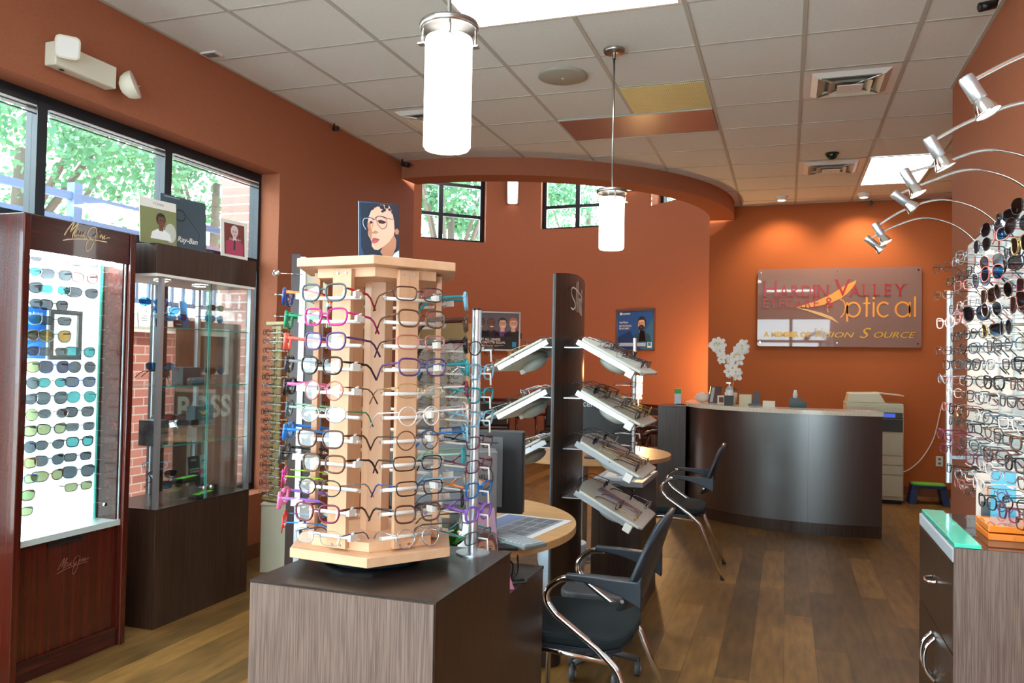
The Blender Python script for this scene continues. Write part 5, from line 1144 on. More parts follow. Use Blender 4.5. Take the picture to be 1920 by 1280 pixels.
# chairs -------------------------------------------------------------
def armchair(label, x, y, rz, group):
    t = thing('armchair', label, 'chair', (x, y, 0), rz, group)    # local -Y = front
    def outl(hw, yf, yb, k=5):
        return [(-hw + .02, yb), (-hw, yb - .05), (-hw * .96, yf + .12), (-hw * .7, yf + .03), (-hw * .3, yf), (hw * .3, yf), (hw * .7, yf + .03), (hw * .96, yf + .12), (hw, yb - .05), (hw - .02, yb)]
    ys = [(x_, y_ - .085) for x_, y_ in [(-.24, .0), (-.235, -.15), (-.23, -.30), (-.17, -.42), (-.06, -.45), (.06, -.45), (.17, -.42), (.23, -.30), (.235, -.15), (.24, .0), (.19, .045), (.08, .065), (-.08, .065), (-.19, .045)]]
    b = MB(); b.prism(ys, .415, .455, FABRIC); b.build('seat', t, bevel=.014)
    b = MB(); b.prism([(px_ * .97, py_ * .97 - .006) for px_, py_ in ys], .40, .4148, CHAIRP); b.build('seat_shell', t, bevel=.003)
    # backrest shell: wide plate leaning back, rounded top, wrapping into the arms
    b = MB(); n, m_ = 12, 10; vs = []; fs = []
    for side in (0, 1):
        for i in range(m_ + 1):
            v = i / m_; z = .56 + v * .32
            hw = .235 - .03 * v ** 3 - (.06 * max(0, v - .8) / .2) ** 1
            for k in range(n + 1):
                u = -1 + 2 * k / n; xx = u * hw; zz = z - .03 * abs(u) ** 4 * v
                yy = -.01 + .105 * v - .045 * (abs(u) ** 3) * (1 - .3 * v) + (.016 if side else 0)
                vs.append((xx, yy, zz))
    N = (n + 1) * (m_ + 1)
    for i in range(m_):
        for k in range(n):
            a_ = i * (n + 1) + k; fs += [(a_, a_ + 1, a_ + n + 2, a_ + n + 1), (a_ + N, a_ + n + 1 + N, a_ + n + 2 + N, a_ + 1 + N)]
    for k in range(n): a_ = k; fs += [(a_, a_ + N, a_ + 1 + N, a_ + 1)]; a_ = m_ * (n + 1) + k; fs += [(a_, a_ + 1, a_ + 1 + N, a_ + N)]
    for i in range(m_): a_ = i * (n + 1); fs += [(a_, a_ + n + 1, a_ + n + 1 + N, a_ + N)]; a_ += n; fs += [(a_, a_ + N, a_ + n + 1 + N, a_ + n + 1)]
    b.add(vs, fs, CHAIRP, True); b.build('backrest', t)
    for k in (-1, 1):
        X_ = .235 * k; X2 = .232 * k
        b = MB(); vs = []
        prf = [(-.235, .655, .672), (-.14, .645, .672), (-.04, .615, .668), (.02, .585, .668), (.035, .575, .69)]
        for xx in (X_ - .018, X_ + .018):
            for yy, za, zb_ in prf: vs += [(xx, yy, za), (xx, yy, zb_)]
        m2 = len(prf) * 2; fs = []
        for i in range(len(prf) - 1):
            a_ = 2 * i; fs += [(a_, a_ + 1, a_ + 3, a_ + 2), (a_ + m2, a_ + 2 + m2, a_ + 3 + m2, a_ + 1 + m2), (a_ + 1, a_ + 1 + m2, a_ + 3 + m2, a_ + 3), (a_, a_ + 2, a_ + 2 + m2, a_ + m2)]
        fs += [(0, m2, m2 + 1, 1), (m2 - 2, m2 - 1, 2 * m2 - 1, 2 * m2 - 2)]
        b.add(vs, fs, CHAIRP); b.build('armrest', t, bevel=.004)
        b = MB(); pts = cr([(X2, -.20, .655), (X2, -.25, .650), (X2, -.30, .610), (X2, -.305, .565), (X2, -.27, .52)], 5) + [Vector((X2, -.12, .42))] + cr([(X2, -.06, .365), (X2, -.045, .345), (X2, -.035, .32)], 3) + [Vector((X2, .10, .008))]
        b.tube(pts, .0128, CHROME, 12); b.build('rear_leg', t)
        b = MB(); b.tube([(X2, -.075, .375), (X2 * .97, -.30, .392), (X2 * .95, -.40, .385), (X2 * .95, -.42, .365), (X2 * .95, -.43, .008)], .0105, CHROME, 10); b.build('front_leg', t)
        b = MB(); b.tube([(X2, .10, 0), (X2, .096, .012)], .014, BLACK, 10); b.tube([(X2 * .95, -.43, 0), (X2 * .95, -.43, .012)], .013, BLACK, 10); b.build('glide', t)
        b = MB(); b.tube([(k * .252, -.03, .60), (k * .256, -.03, .60)], .007, CHROME, 10); b.build('bolt', t)
    return t
armchair('black and chrome armchair in the foreground with its back to the aisle', -.50, 3.05, R_(-90), 'black and chrome armchairs')
armchair('black and chrome armchair farther back, before the reception desk', -.50, 5.80, R_(-87), 'black and chrome armchairs')
t = thing('office_chair', 'grey castored office chair mostly hidden behind the foreground armchair', 'office chair', (-.91, 3.69, 0))
b = MB(); b.rounded(.34, .36, .08, .37, .405, GREYP, (.12, .0)); b.build('seat', t, bevel=.01)
b = MB(); b.cyl(.03, .1, .369, BLACK, 16, (.12, 0)); b.build('column', t)
b = MB()
for k in range(5): a_ = R_(15 + 72 * k); b.tube([(.12, 0, .11), (.12 + .16 * cos(a_), .16 * sin(a_), .075)], .015, GREYP, 8)
b.build('star_base', t)
for k in range(5): a_ = R_(15 + 72 * k); b = MB(); cx, cy = .12 + .165 * cos(a_), .165 * sin(a_); b.tube([(cx - .012, cy, .032), (cx + .012, cy, .032)], .032, GREYP, 14); b.tube([(cx - .014, cy, .032), (cx + .014, cy, .032)], .012, LGREY, 10); b.tube([(cx, cy, .04), (cx, cy, .08)], .01, BLACK, 8); b.build('castor', t)

# ------------------------------------------------------------------ far station
t = thing('desk_pedestal', 'dark desk cabinet with a pale edged top below the white trays', 'cabinet', (-1.02, 4.98, 0))
b = MB(); b.box(-.05, .245, -.33, .21, 0, .715, DARKW); b.build('body', t, bevel=.0015); b = MB(); b.box(-.055, .25, -.35, .22, .716, .745, LGREY); b.build('top', t, bevel=.001)
round_table('round_table', 'far round maple table beyond the white trays', -1.42, 5.86, .64, .77)
t = thing('computer_monitor', 'black monitor with pale letters seen from behind, left of the far pole rack', 'monitor', (-1.20, 5.46, .77), R_(4))
b = MB(); b.box(-.21, .21, 0, .035, .05, .42, BLACK); b.build('screen_housing', t, bevel=.006); b = MB(); b.T = face_to((-.15, -.001, .35), -90); put_text(b, 'acer', 0, 0, .10, .032, LGREY, .0004, bold=.01); b.build('lettering', t)
b = MB(); b.box(-.03, .03, .0, .03, .01, .06, BLACK); b.rounded(.22, .14, .03, 0, .01, BLACK, (0, .02)); b.build('stand', t)
t = thing('paper_stack', 'papers and folders spread on the far desk cabinet top', 'papers', (-.90, 4.86, .7455))
for i, (x, y, r) in enumerate(((-.06, 0, .1), (.03, .06, -.2), (.0, .16, .3))): b = MB(); b.T = Tm((x, y, .004 * i), rz=r); b.box(-.07, .08, -.11, .11, 0, .003, [flat('paper_white', 232, 234, 236), flat('paper_grey', 150, 154, 162), flat('paper_white', 232, 234, 236)][i]); b.build('sheet', t)
# lounge chairs
def lounge(label, x, y, rz):
    t = thing('lounge_chair', label, 'armchair', (x, y, 0), rz, 'dark leather armchairs in the round lobby')
    b = MB(); b.rounded(.5, .5, .06, .36, .46, LEATHER); b.build('seat', t, bevel=.03)
    b = MB(); b.rounded(.5, .48, .05, .31, .359, REDWOOD); b.build('seat_frame', t, bevel=.004)
    b = MB(); b.T = Tm((0, .24, .47), rx=R_(-10)); b.rounded(.52, .08, .035, .0, .36, LEATHER); b.build('backrest', t, bevel=.03)
    for k in (-1, 1):
        b = MB(); b.tube(cr([(k * .28, .26, .66), (k * .30, .05, .67), (k * .31, -.18, .67), (k * .30, -.25, .64)], 5), .024, REDWOOD, 10); b.tube([(k * .295, -.2, .65), (k * .29, -.22, .45), (k * .27, -.23, 0)], .02, REDWOOD, 8); b.build('arm', t)
        b = MB(); b.tube([(k * .26, .25, .64), (k * .25, .25, .3), (k * .24, .30, 0)], .02, REDWOOD, 8); b.build('back_leg', t)
        b = MB(); b.ball(.035, LEATHER, (k * .31, -.08, .69), 12, (.9, 3, .5)); b.build('arm_pad', t)
lounge('dark leather armchair in the round lobby, just left of the fin panel', -3.05, 11.15, R_(5)); lounge('dark leather armchair in the round lobby, left behind the black monitor', -3.95, 10.9, R_(28))
lounge('dark leather armchair in the round lobby, right of the fin panel', -1.95, 10.9, R_(-28)); lounge('red-brown wood armchair just left of the reception desk', -1.35, 9.3, R_(-70))
t = thing('side_table', 'small dark wood table carrying the glowing lamp in the lobby', 'table', (-1.76, 10.25, 0)); b = MB(); b.rounded(.5, .4, .04, .73, .77, REDWOOD); b.build('tabletop', t, bevel=.004)
for x, y in ((-.2, -.15), (.2, -.15), (-.2, .15), (.2, .15)): b = MB(); b.box(x - .02, x + .02, y - .02, y + .02, 0, .729, REDWOOD); b.build('leg', t)
t = thing('table_lamp', 'small table lamp with a glowing white shade in the lobby', 'lamp', (-1.765, 10.2, .77)); b = MB(); b.lathe([(.001, .0), (.06, 0), (.06, .01), (.008, .02), (.007, .22), (.001, .22)], STEEL, 20); b.build('base', t)
b = MB(); b.lathe([(.045, .21), (.052, .50), (.05, .50), (.043, .21)], EM_LAMP, 24); b.build('shade', t)
L = bpy.data.lights.new('bulb', 'POINT'); L.energy = 80; L.color = (1, .55, .2); L.shadow_soft_size = .05; o = bpy.data.objects.new('bulb', L); COL.objects.link(o); o.parent = t; o.location = (0, 0, .56)
# lobby posters
def wallposter(az, z0_, z1_, w_, label, draw):
    p = cp(RI - .03, az, z0_); t = thing('framed_poster', label, 'poster', p); b = MB(); h_ = z1_ - z0_; b.T = face_to((0, 0, 0), az + 180)
    for r in ((-w_ / 2, w_ / 2, 0, .022), (-w_ / 2, w_ / 2, h_ - .022, h_), (-w_ / 2, -w_ / 2 + .022, .022, h_ - .022), (w_ / 2 - .022, w_ / 2, .022, h_ - .022)): b.box(r[0], r[1], r[2], r[3], -.005, .015, STEEL)
    b.build('frame', t); b = MB(); b.T = face_to((0, 0, 0), az + 180); b.box(-w_ / 2 + .022, w_ / 2 - .022, .022, h_ - .022, -.004, 0, BLACK); draw(b, w_, h_); b.build('print', t)
def pa(b, w_, h_):
    poly(b, [(-w_ / 2 + .02, .2), (w_ / 2 - .02, .2), (w_ / 2 - .02, h_ - .02), (-w_ / 2 + .02, h_ - .02)], flat('print_dusk', 96, 96, 112), .0004); poly(b, [(-w_ / 2 + .02, .02), (w_ / 2 - .02, .02), (w_ / 2 - .02, .22), (-w_ / 2 + .02, .22)], flat('print_black', 14, 16, 20), .003)
    for x, s_, a_, h2, tp in ((-.27, .17, 'print_brownskin', hr, 'print_black'), (-.10, .16, 'print_brownskin', flat('print_curl', 86, 70, 66), 'print_black'), (.08, .17, 'print_skin', hr, 'print_purple'), (.25, .17, 'print_skin', flat('print_blond', 176, 112, 86), 'print_black')):
        portrait(b, x, .42, s_, MATS[a_], h2, flat('print_purple', 96, 60, 130) if tp == 'print_purple' else flat('print_black', 14, 16, 20), .0008, turn=.5)
        ell(b, x + .01, .42 - .045, .028, .009, WHITE, .0030, 10)
    put_text(b, 'NOT ALL LENSES', -.31, .155, .36, .04, WHITE, .0034, bold=.03); put_text(b, 'ARE CREATED EQUAL', -.33, .105, .46, .04, WHITE, .0034, bold=.03)
    for k in range(2): poly(b, [(-.3, .085 - k * .015), (.1 - k * .08, .085 - k * .015), (.1 - k * .08, .079 - k * .015), (-.3, .079 - k * .015)], LGREY, .0034)
    poly(b, [(.235, .06), (.30, .06), (.30, .14), (.235, .14)], flat('print_azure', 40, 150, 220), .0036)
wallposter(114.5, 1.59, 2.20, .72, 'framed poster of four smiling people with ALL LENSES wording', pa)
def pb(b, w_, h_):
    poly(b, [(-w_ / 2 + .02, .02), (w_ / 2 - .02, .02), (w_ / 2 - .02, h_ - .02), (-w_ / 2 + .02, h_ - .02)], flat('print_deepblue', 44, 92, 160), .0004)
    poly(b, [(.12, .02), (w_ / 2 - .02, .02), (w_ / 2 - .02, h_ - .1), (.2, h_ * .5)], flat('print_steelblue', 60, 110, 150), .0006); poly(b, [(-w_ / 2 + .02, .02), (.1, .02), (-.1, .3), (-w_ / 2 + .02, .2)], flat('print_navy2', 34, 66, 120), .0006)
    portrait(b, .12, .39, .19, sk, hr, flat('print_teal_coat', 44, 84, 110), .0008, beard=True, turn=-1, specs=True); poly(b, [(.06, .14), (.2, .14), (.17, .30), (.09, .30)], flat('print_black', 14, 16, 20), .0011)
    put_text(b, 'varilux', -.31, .41, .17, .035, WHITE, .003, bold=.01); put_text(b, 'SEE THE DETAILS.', -.31, .36, .24, .026, WHITE, .003, bold=.02); put_text(b, 'SEE NO LIMITS.', -.31, .32, .20, .026, WHITE, .003, bold=.02)
    poly(b, [(-.30, .535), (-.25, .535), (-.25, .57), (-.30, .57)], WHITE, .003)
    for k in range(2): poly(b, [(-.24, .56 - k * .015), (-.1, .56 - k * .015), (-.1, .553 - k * .015), (-.24, .553 - k * .015)], WHITE, .003)
    poly(b, [(-.31, .07), (.2, .07), (.2, .12), (-.31, .12)], flat('print_paleblue', 170, 190, 220), .0032); poly(b, [(.23, .05), (.31, .05), (.31, .13), (.23, .13)], WHITE, .0033); poly(b, [(.24, .075), (.30, .075), (.30, .125), (.24, .125)], flat('print_azure', 40, 150, 220), .0034)
wallposter(60.0, 1.61, 2.22, .74, 'framed blue poster of a bearded man with varilux wording', pb)

# ------------------------------------------------------------------ reception desk
outer = [(.765, 7.43), (.55, 7.395), (.35, 7.38), (.12, 7.385), (-.10, 7.42), (-.32, 7.49), (-.52, 7.60), (-.70, 7.75), (-.83, 7.93), (-.90, 8.12), (-.93, 8.35), (-.93, 8.75)]
def offs(pl, d):
    out = []
    for i, p in enumerate(pl):
        a_ = Vector(pl[max(i - 1, 0)]); c_ = Vector(pl[min(i + 1, len(pl) - 1)]); t_ = (c_ - a_).normalized(); nrm = Vector((-t_.y, t_.x)); out.append((p[0] - nrm.x * d, p[1] - nrm.y * d))
    return out
crv = [(p.x, p.y) for p in cr(outer, 4)]
t = thing('reception_desk', 'large curved dark reception desk with a white counter top', 'desk', (-.1, 7.8, 0))
def loc_(pl): return [(x + .1, y - 7.8) for x, y in pl]
GLOSSW = woodmat('glossy_dark_laminate', srgb(30, 22, 19), srgb(44, 33, 28), .34, 'z', 90, coat=.9, spec=1.)
GLOSSW.node_tree.nodes['Principled BSDF'].inputs['Coat Roughness'].default_value = .28; GLOSSW.node_tree.nodes['Principled BSDF'].inputs['Coat IOR'].default_value = 1.9
def ribbon_wall(pl, th, z0_, z1_, m, sm=True):
    a_ = loc_(pl); c_ = loc_(offs(pl, th)); b = MB(); n = len(a_)
    vs = [(x, y, z0_) for x, y in a_] + [(x, y, z1_) for x, y in a_] + [(x, y, z0_) for x, y in c_] + [(x, y, z1_) for x, y in c_]
    b.add(vs, [(i, i + n, i + 1 + n, i + 1) for i in range(n - 1)], m, sm); b.add(vs, [(i + 2 * n, i + 1 + 2 * n, i + 1 + 3 * n, i + 3 * n) for i in range(n - 1)], m, sm)
    b.add(vs, [(i + n, i + 3 * n, i + 1 + 3 * n, i + 1 + n) for i in range(n - 1)] + [(0, 2 * n, 3 * n, n), (n - 1, 2 * n - 1, 4 * n - 1, 3 * n - 1)] + [(i, i + 1, i + 1 + 2 * n, i + 2 * n) for i in range(n - 1)], m)
    return b
sg = 1 if offs([(0, 0), (1, 0)], 1)[0][1] < 0 else -1
# outer runs right->left; inward is +y side
inn = 1 if offs(outer, .1)[0][1] > outer[0][1] else -1
ribbon_wall(crv, inn * .03, .10, 1.018, GLOSSW).build('front_panel', t)
ribbon_wall([(p[0], p[1]) for p in offs(crv, inn * .004)], inn * .03, 0, .10, DARKW).build('kick_board', t)
ribbon_wall(offs(crv, -inn * .03), inn * .36, 1.018, 1.055, QUARTZ, False).build('counter_top', t, bevel=.002)
ribbon_wall(offs(crv, inn * .034), inn * .60, .72, .75, DARKT, False).build('work_surface', t)
b = MB(); b.box(.826, .862, -.37, .45, 0, 1.017, DARKW); b.build('end_panel', t, bevel=.001)
b = MB(); b.box(.28, .2815, -.4222, -.4202, .10, 1.015, BLACK); b.build('panel_joint', t)
t = thing('desk_wing', 'flat dark side section joined to the left end of the reception desk', 'cabinet', (-1.02, 8.3, 0)); b = MB(); b.box(-.19, .085, -.17, .35, 0, 1.0, DARKW); b.build('body', t, bevel=.002); b = MB(); b.box(-.19, .085, -.17, .35, 1.001, 1.012, DARKT); b.build('top', t)
# things on the desk
DT = 1.055
t = thing('orchid', 'two-stemmed white orchid on the left end of the reception desk', 'flowers', (-.50, 8.0, DT))
b = MB(); b.lathe([(.001, 0), (.05, 0), (.06, .11), (.055, .11), (.048, .02), (.001, .02)], mat('pale_pot', srgb(214, 208, 186), .4), 24); b.build('pot', t)
st1 = cr([(0, 0, .1), (-.02, 0, .30), (-.07, 0, .45), (-.12, .0, .55), (-.15, .0, .59)], 6); st2 = cr([(.01, 0, .1), (.03, 0, .28), (.04, .0, .42), (.07, 0, .53), (.12, 0, .57)], 6)
b = MB(); b.tube(st1, .003, HOUSEL, 6); b.tube(st2, .003, HOUSEL, 6); b.build('stems', t)
PETAL = mat('orchid_petal', srgb(240, 238, 232), .55); ro = random.Random(5)
def blossom(b, c, s):
    f = Vector((ro.uniform(-.6, .6), -1, ro.uniform(-.3, .4))).normalized(); u = f.cross(Vector((0, 0, 1))).normalized(); v = u.cross(f)
    for k in range(5):
        a_ = 2 * pi * k / 5 + ro.uniform(-.2, .2); d = u * cos(a_) + v * sin(a_); e = f.cross(d); s2 = s * ro.uniform(.8, 1.1)
        b.add([c, c + d * s2 * .5 + e * s2 * .42 + f * .006, c + d * s2 + e * s2 * .2 - f * .004, c + d * s2 - e * s2 * .2 - f * .004, c + d * s2 * .5 - e * s2 * .42 + f * .006], [(0, 1, 2, 3, 4)], PETAL)
    b.ball(s * .16, mat('orchid_heart', srgb(220, 200, 120), .5), tuple(c + f * .008), 8)
for stt, n_ in ((st1, 11), (st2, 16)):
    for i in range(n_):
        k = int(6 + (len(stt) - 7) * i / (n_ - 1)); b = MB(); p = stt[k] + Vector((ro.uniform(-.03, .03), ro.uniform(-.03, .02), ro.uniform(-.03, .01))); blossom(b, p, .06); b.build('blossom', t)
b = MB()
for a_ in (.3, 1.3, 2.6, 3.6, 5.2):
    d = Vector((cos(a_), sin(a_), 0)); s_ = Vector((-d.y, d.x, 0)) * .02; b.add([(0, 0, .1), tuple(d * .07 + s_ + Vector((0, 0, .15))), tuple(d * .15 + Vector((0, 0, .13))), tuple(d * .07 - s_ + Vector((0, 0, .15)))], [(0, 1, 2, 3)], mat('orchid_leaf', srgb(40, 70, 36), .4))
b.build('leaves', t)
def small(name, label, cat, loc, rz, parts):
    t = thing(name, label, cat, loc, rz)
    for nm, f in parts: b = MB(); f(b); b.build(nm, t)
    return t
small('pen_cup', 'dark mesh pen cup holding a pale bottle before the orchid', 'pen cup', (-.50, 7.72, DT), 0, [('cup', lambda b: b.box(-.04, .04, -.03, .03, 0, .09, mat('mesh_dark', srgb(48, 44, 46), .5)))])
small('sanitizer_bottle', 'clear pump bottle with a white label before the orchid', 'bottle', (-.50, 7.80, DT), 0, [('bottle', lambda b: b.lathe([(.001, 0), (.032, 0), (.034, .02), (.034, .15), (.015, .175), (.001, .175)], LGREY, 20)), ('label', lambda b: b.lathe([(.0348, .04), (.0348, .14)], WHITE, 20)), ('pump', lambda b: (b.cyl(.008, .175, .2, STEEL, 10), b.box(-.03, .01, -.006, .006, .2, .21, STEEL)))])
small('tent_card', 'white and green leaflet standing on the desk side section', 'leaflet', (-1.02, 8.22, 1.012), R_(-15), [('card', lambda b: b.box(-.035, .035, -.02, -.016, 0, .17, flat('leaf_pale', 210, 222, 232))), ('green_band', lambda b: b.box(-.034, .034, -.0225, -.0205, .12, .168, flat('leaf_green', 70, 176, 70)))])
small('glasses_heap', 'small heap of dark folded glasses before the green leaflet', 'glasses', (-1.0, 8.16, 1.012), 0, [('frames', lambda b: [b.tube([(-.05 + .02 * k, 0, .012), (-.03 + .02 * k, .03, .02), (.0 + .02 * k, .0, .012)], .004, BLACK, 6) for k in range(4)])])
small('tissue_box', 'crumpled white tissue pack at the left end of the white counter', 'tissues', (-.78, 8.16, DT), 0, [('pack', lambda b: b.ball(.075, flat('tissue', 226, 210, 196, .8), (0, 0, .05), 9, (1.1, .8, .7))), ('tissue', lambda b: b.ball(.05, flat('tissue', 226, 210, 196, .8), (.06, .02, .05), 7, (1, .8, 1)))])
small('document_holder', 'slanted dark document holder beside the tissues', 'document holder', (-.66, 8.12, DT), R_(20), [('back_plate', lambda b: b.add([(-.06, 0, 0), (.05, 0, 0), (.08, .03, .16), (-.03, .03, .16), (-.06, .02, 0), (.05, .02, 0), (.08, .05, .16), (-.03, .05, .16)], [(0, 1, 2, 3), (4, 7, 6, 5), (0, 4, 5, 1), (3, 2, 6, 7), (0, 3, 7, 4), (1, 5, 6, 2)], flat('holder_brown', 92, 70, 66))), ('paper', lambda b: b.add([(-.05, -.002, .01), (-.02, -.002, .01), (.01, .026, .15), (-.02, .026, .15)], [(0, 1, 2, 3)], LGREY))])
small('framed_photo', 'small cream framed photo between the document holder and the bottle', 'photo frame', (-.585, 7.95, DT), R_(15), [('frame', lambda b: b.box(-.035, .035, 0, .01, 0, .08, CREAMW)), ('picture', lambda b: b.box(-.022, .022, -.002, 0, .015, .065, flat('pic_brown', 110, 70, 50)))])
small('vase_block', 'cream square planter block behind the pen cup', 'planter', (-.36, 7.88, DT), 0, [('block', lambda b: b.box(-.055, .055, -.04, .04, 0, .10, flat('planter', 206, 190, 150)))])
small('desk_phone', 'black angular desk phone stand right of the orchid', 'phone', (-.27, 7.78, DT), 0, [('body', lambda b: b.prism([(-.06, 0), (.05, 0), (.05, .05), (-.06, .05)], 0, .02, BLACK)), ('handset', lambda b: b.add([(-.03, 0, .02), (.04, 0, .02), (.03, .02, .135), (-.01, .02, .135), (-.03, .03, .02), (.04, .03, .02), (.03, .045, .135), (-.01, .045, .135)], [(0, 1, 2, 3), (4, 7, 6, 5), (0, 4, 5, 1), (3, 2, 6, 7), (0, 3, 7, 4), (1, 5, 6, 2)], BLACK))])
small('note_pad', 'white papers leaning on the counter right of the phone', 'paper', (-.15, 7.78, DT), R_(-10), [('sheets', lambda b: b.add([(-.05, -.03, .0), (.06, -.03, .0), (.05, .03, .05), (-.06, .03, .05)], [(0, 1, 2, 3)], CREAMW))])
small('card_terminal', 'black card terminal with a small white knob behind the counter middle', 'card terminal', (.08, 8.05, .75), 0, [('body', lambda b: b.box(-.055, .055, -.03, .03, 0, .38, flat('terminal', 34, 44, 44))), ('arm', lambda b: b.box(.055, .10, -.02, .02, .28, .35, flat('terminal', 34, 44, 44))), ('cap', lambda b: b.lathe([(.018, .38), (.022, .41), (.012, .45), (.001, .455)], WHITE, 16))])
# sign
t = thing('wall_sign', 'clear acrylic wall sign with red and orange Hardin Valley lettering', 'sign', (.548, YB - .04, 1.66))
SW, SH = 1.762, .915
ACR = clear_mat('sign_acrylic', (.60, .50, .50), .08, .02)
nt = ACR.node_tree; mxn = [n_ for n_ in nt.nodes if n_.type == 'MIX_SHADER'][0]; df = nt.nodes.new('ShaderNodeBsdfDiffuse'); df.inputs[0].default_value = (*srgb(190, 150, 138), 1); m2n = nt.nodes.new('ShaderNodeMixShader'); m2n.inputs[0].default_value = .45
nt.links.new(mxn.outputs[0], m2n.inputs[1]); nt.links.new(df.outputs[0], m2n.inputs[2]); nt.links.new(m2n.outputs[0], nt.nodes['Material Output'].inputs[0])
b = MB(); b.T = face_to((0, 0, 0), -90)
pts = []
for qx, qy, a0_ in ((1, 1, 0), (-1, 1, 90), (-1, -1, 180), (1, -1, 270)):
    for i in range(5): a_ = R_(a0_ + 22.5 * i); pts.append((qx * (SW / 2 - .025) + .025 * cos(a_), SH / 2 + qy * (SH / 2 - .025) + .025 * sin(a_)))
b.prism(pts, -.006, 0, ACR); b.build('acrylic_plate', t)
b = MB(); b.T = face_to((0, 0, 0), -90)
for x, y in ((-.845, .87), (0, .875), (.845, .875), (-.85, .045), (0, .045), (.845, .045)): b.tube([(x, y, -.04), (x, y, .006)], .010, CHROME, 14)
b.build('standoff', t)
RED = flat('sign_red_letters', 176, 36, 44, .3); ORG = flat('sign_orange', 246, 158, 60, .3); YEL = flat('sign_yellow', 224, 172, 40, .3)
SX = lambda x: (x - 190) / 1405 * SW - SW / 2
SY = lambda y: (775 - y) / 675 * SH
def srf(b, x0, x1, y0, m, z): b.box(x0, x1, y0, y0 + .007, z - .002, z, m)
b = MB(); b.T = face_to((0, 0, 0), -90); zz = .006
def caps(word, x0, x1, ybot, ytop, zz=.006, m=RED):
    put_text(b, word, SX(x0), SY(ybot), SX(x1) - SX(x0), SY(ytop) - SY(ybot), m, zz, bold=-.005)
def letters(spec, m, zz):
    for ch, x0, x1, yb, yt in spec:
        caps(ch, x0, x1, yb, yt, zz, m)
        if ch in 'HIRNLEYVAFDPT':
            for xx in ({'H': (x0, x1), 'N': (x0,), 'I': ((x0 + x1) / 2,), 'L': (x0,), 'E': (x0,), 'R': (x0, x1), 'A': (x0, x1), 'V': (), 'Y': ((x0 + x1) / 2,), 'D': (x0,), 'F': (x0,), 'P': (x0,), 'T': ((x0 + x1) / 2,)}[ch]): poly(b, [(SX(xx - 14), SY(yb)), (SX(xx + 18), SY(yb)), (SX(xx + 18), SY(yb) + .006), (SX(xx - 14), SY(yb) + .006)], m, zz)
            for xx in ({'H': (x0, x1), 'N': (x0, x1), 'I': ((x0 + x1) / 2,), 'L': (x0,), 'E': (), 'R': (), 'A': (), 'V': (x0, x1), 'Y': (x0, x1), 'D': (), 'F': (), 'P': (), 'T': ()}[ch]): poly(b, [(SX(xx - 14), SY(yt) - .006), (SX(xx + 18), SY(yt) - .006), (SX(xx + 18), SY(yt)), (SX(xx - 14), SY(yt))], m, zz)
letters([('H', 245, 360, 345, 205), ('A', 385, 470, 345, 245), ('R', 490, 560, 345, 245), ('D', 585, 665, 345, 245), ('I', 685, 700, 350, 245), ('N', 725, 815, 345, 245), ('V', 875, 1000, 345, 200), ('A', 1000, 1085, 345, 245), ('L', 1110, 1165, 345, 245), ('L', 1200, 1255, 345, 245), ('E', 1290, 1345, 345, 245), ('Y', 1375, 1460, 345, 245)], RED, .009)
letters([('E', 240, 290, 440, 360), ('Y', 305, 365, 440, 360), ('E', 385, 430, 440, 360), ('C', 445, 510, 440, 360), ('A', 525, 590, 440, 360), ('R', 615, 665, 440, 360), ('E', 690, 735, 440, 360), ('&', 785, 865, 440, 355)], RED, .009)
b.build('red_lettering', t)
b = MB(); b.T = face_to((0, 0, 0), -90)
poly(b, [(SX(x), SY(y)) for x, y in [(530, 438), (720, 380), (850, 320), (960, 250), (1040, 215), (1055, 205), (1040, 250), (980, 320), (930, 360), (850, 395), (760, 420), (640, 440)]], ORG, .004)
poly(b, [(SX(x), SY(y)) for x, y in [(530, 438), (640, 455), (760, 485), (850, 520), (910, 575), (850, 545), (750, 510), (640, 470)]], flat('sign_gold', 232, 176, 110, .3), .004)
stroke(b, [(SX(x), SY(y)) for x, y in [(905, 365), (945, 385), (962, 430), (950, 490), (920, 525)]], .012, ORG, .004); stroke(b, [(SX(x), SY(y)) for x, y in [(815, 415), (805, 450), (818, 480)]], .01, ORG, .004)
def ring_(cx, cy, rx, ry, a0_=0, a1_=360): stroke(b, [(SX(cx + rx * cos(R_(a0_ + (a1_ - a0_) * i / 24))), SY(cy - ry * sin(R_(a0_ + (a1_ - a0_) * i / 24)))) for i in range(25)], .021, ORG, .005, False)
ring_(1030, 458, 55, 60); ring_(1285, 458, 52, 60, 45, 315); ring_(1440, 458, 58, 60)
for x, y0_, y1_ in ((978, 395, 560), (1142, 350, 520), (1200, 395, 520), (1497, 395, 520), (1540, 350, 520)): stroke(b, [(SX(x), SY(y0_)), (SX(x), SY(y1_))], .021, ORG, .005, False)
stroke(b, [(SX(1112), SY(405)), (SX(1172), SY(405))], .019, ORG, .0052, False); ell(b, SX(1200), SY(362), .014, .014, ORG, .005)
b.build('orange_lettering', t)
b = MB(); b.T = face_to((0, 0, 0), -90)
put_text(b, 'A MEMBER OF', SX(245), SY(695), SX(660) - SX(245), SY(650) - SY(697), YEL, .005, bold=.05)
put_text(b, 'V', SX(700), SY(700), .09, SY(615) - SY(700), YEL, .005, shear=.3); put_text(b, 'ISION', SX(765), SY(695), SX(1040) - SX(765), SY(650) - SY(695), YEL, .005, shear=.3)
put_text(b, 'S', SX(1085), SY(700), .12, SY(612) - SY(700), YEL, .005, shear=.4); put_text(b, 'OURCE', SX(1205), SY(695), SX(1550) - SX(1205), SY(645) - SY(695), YEL, .005, shear=.3)
b.build('yellow_lettering', t)
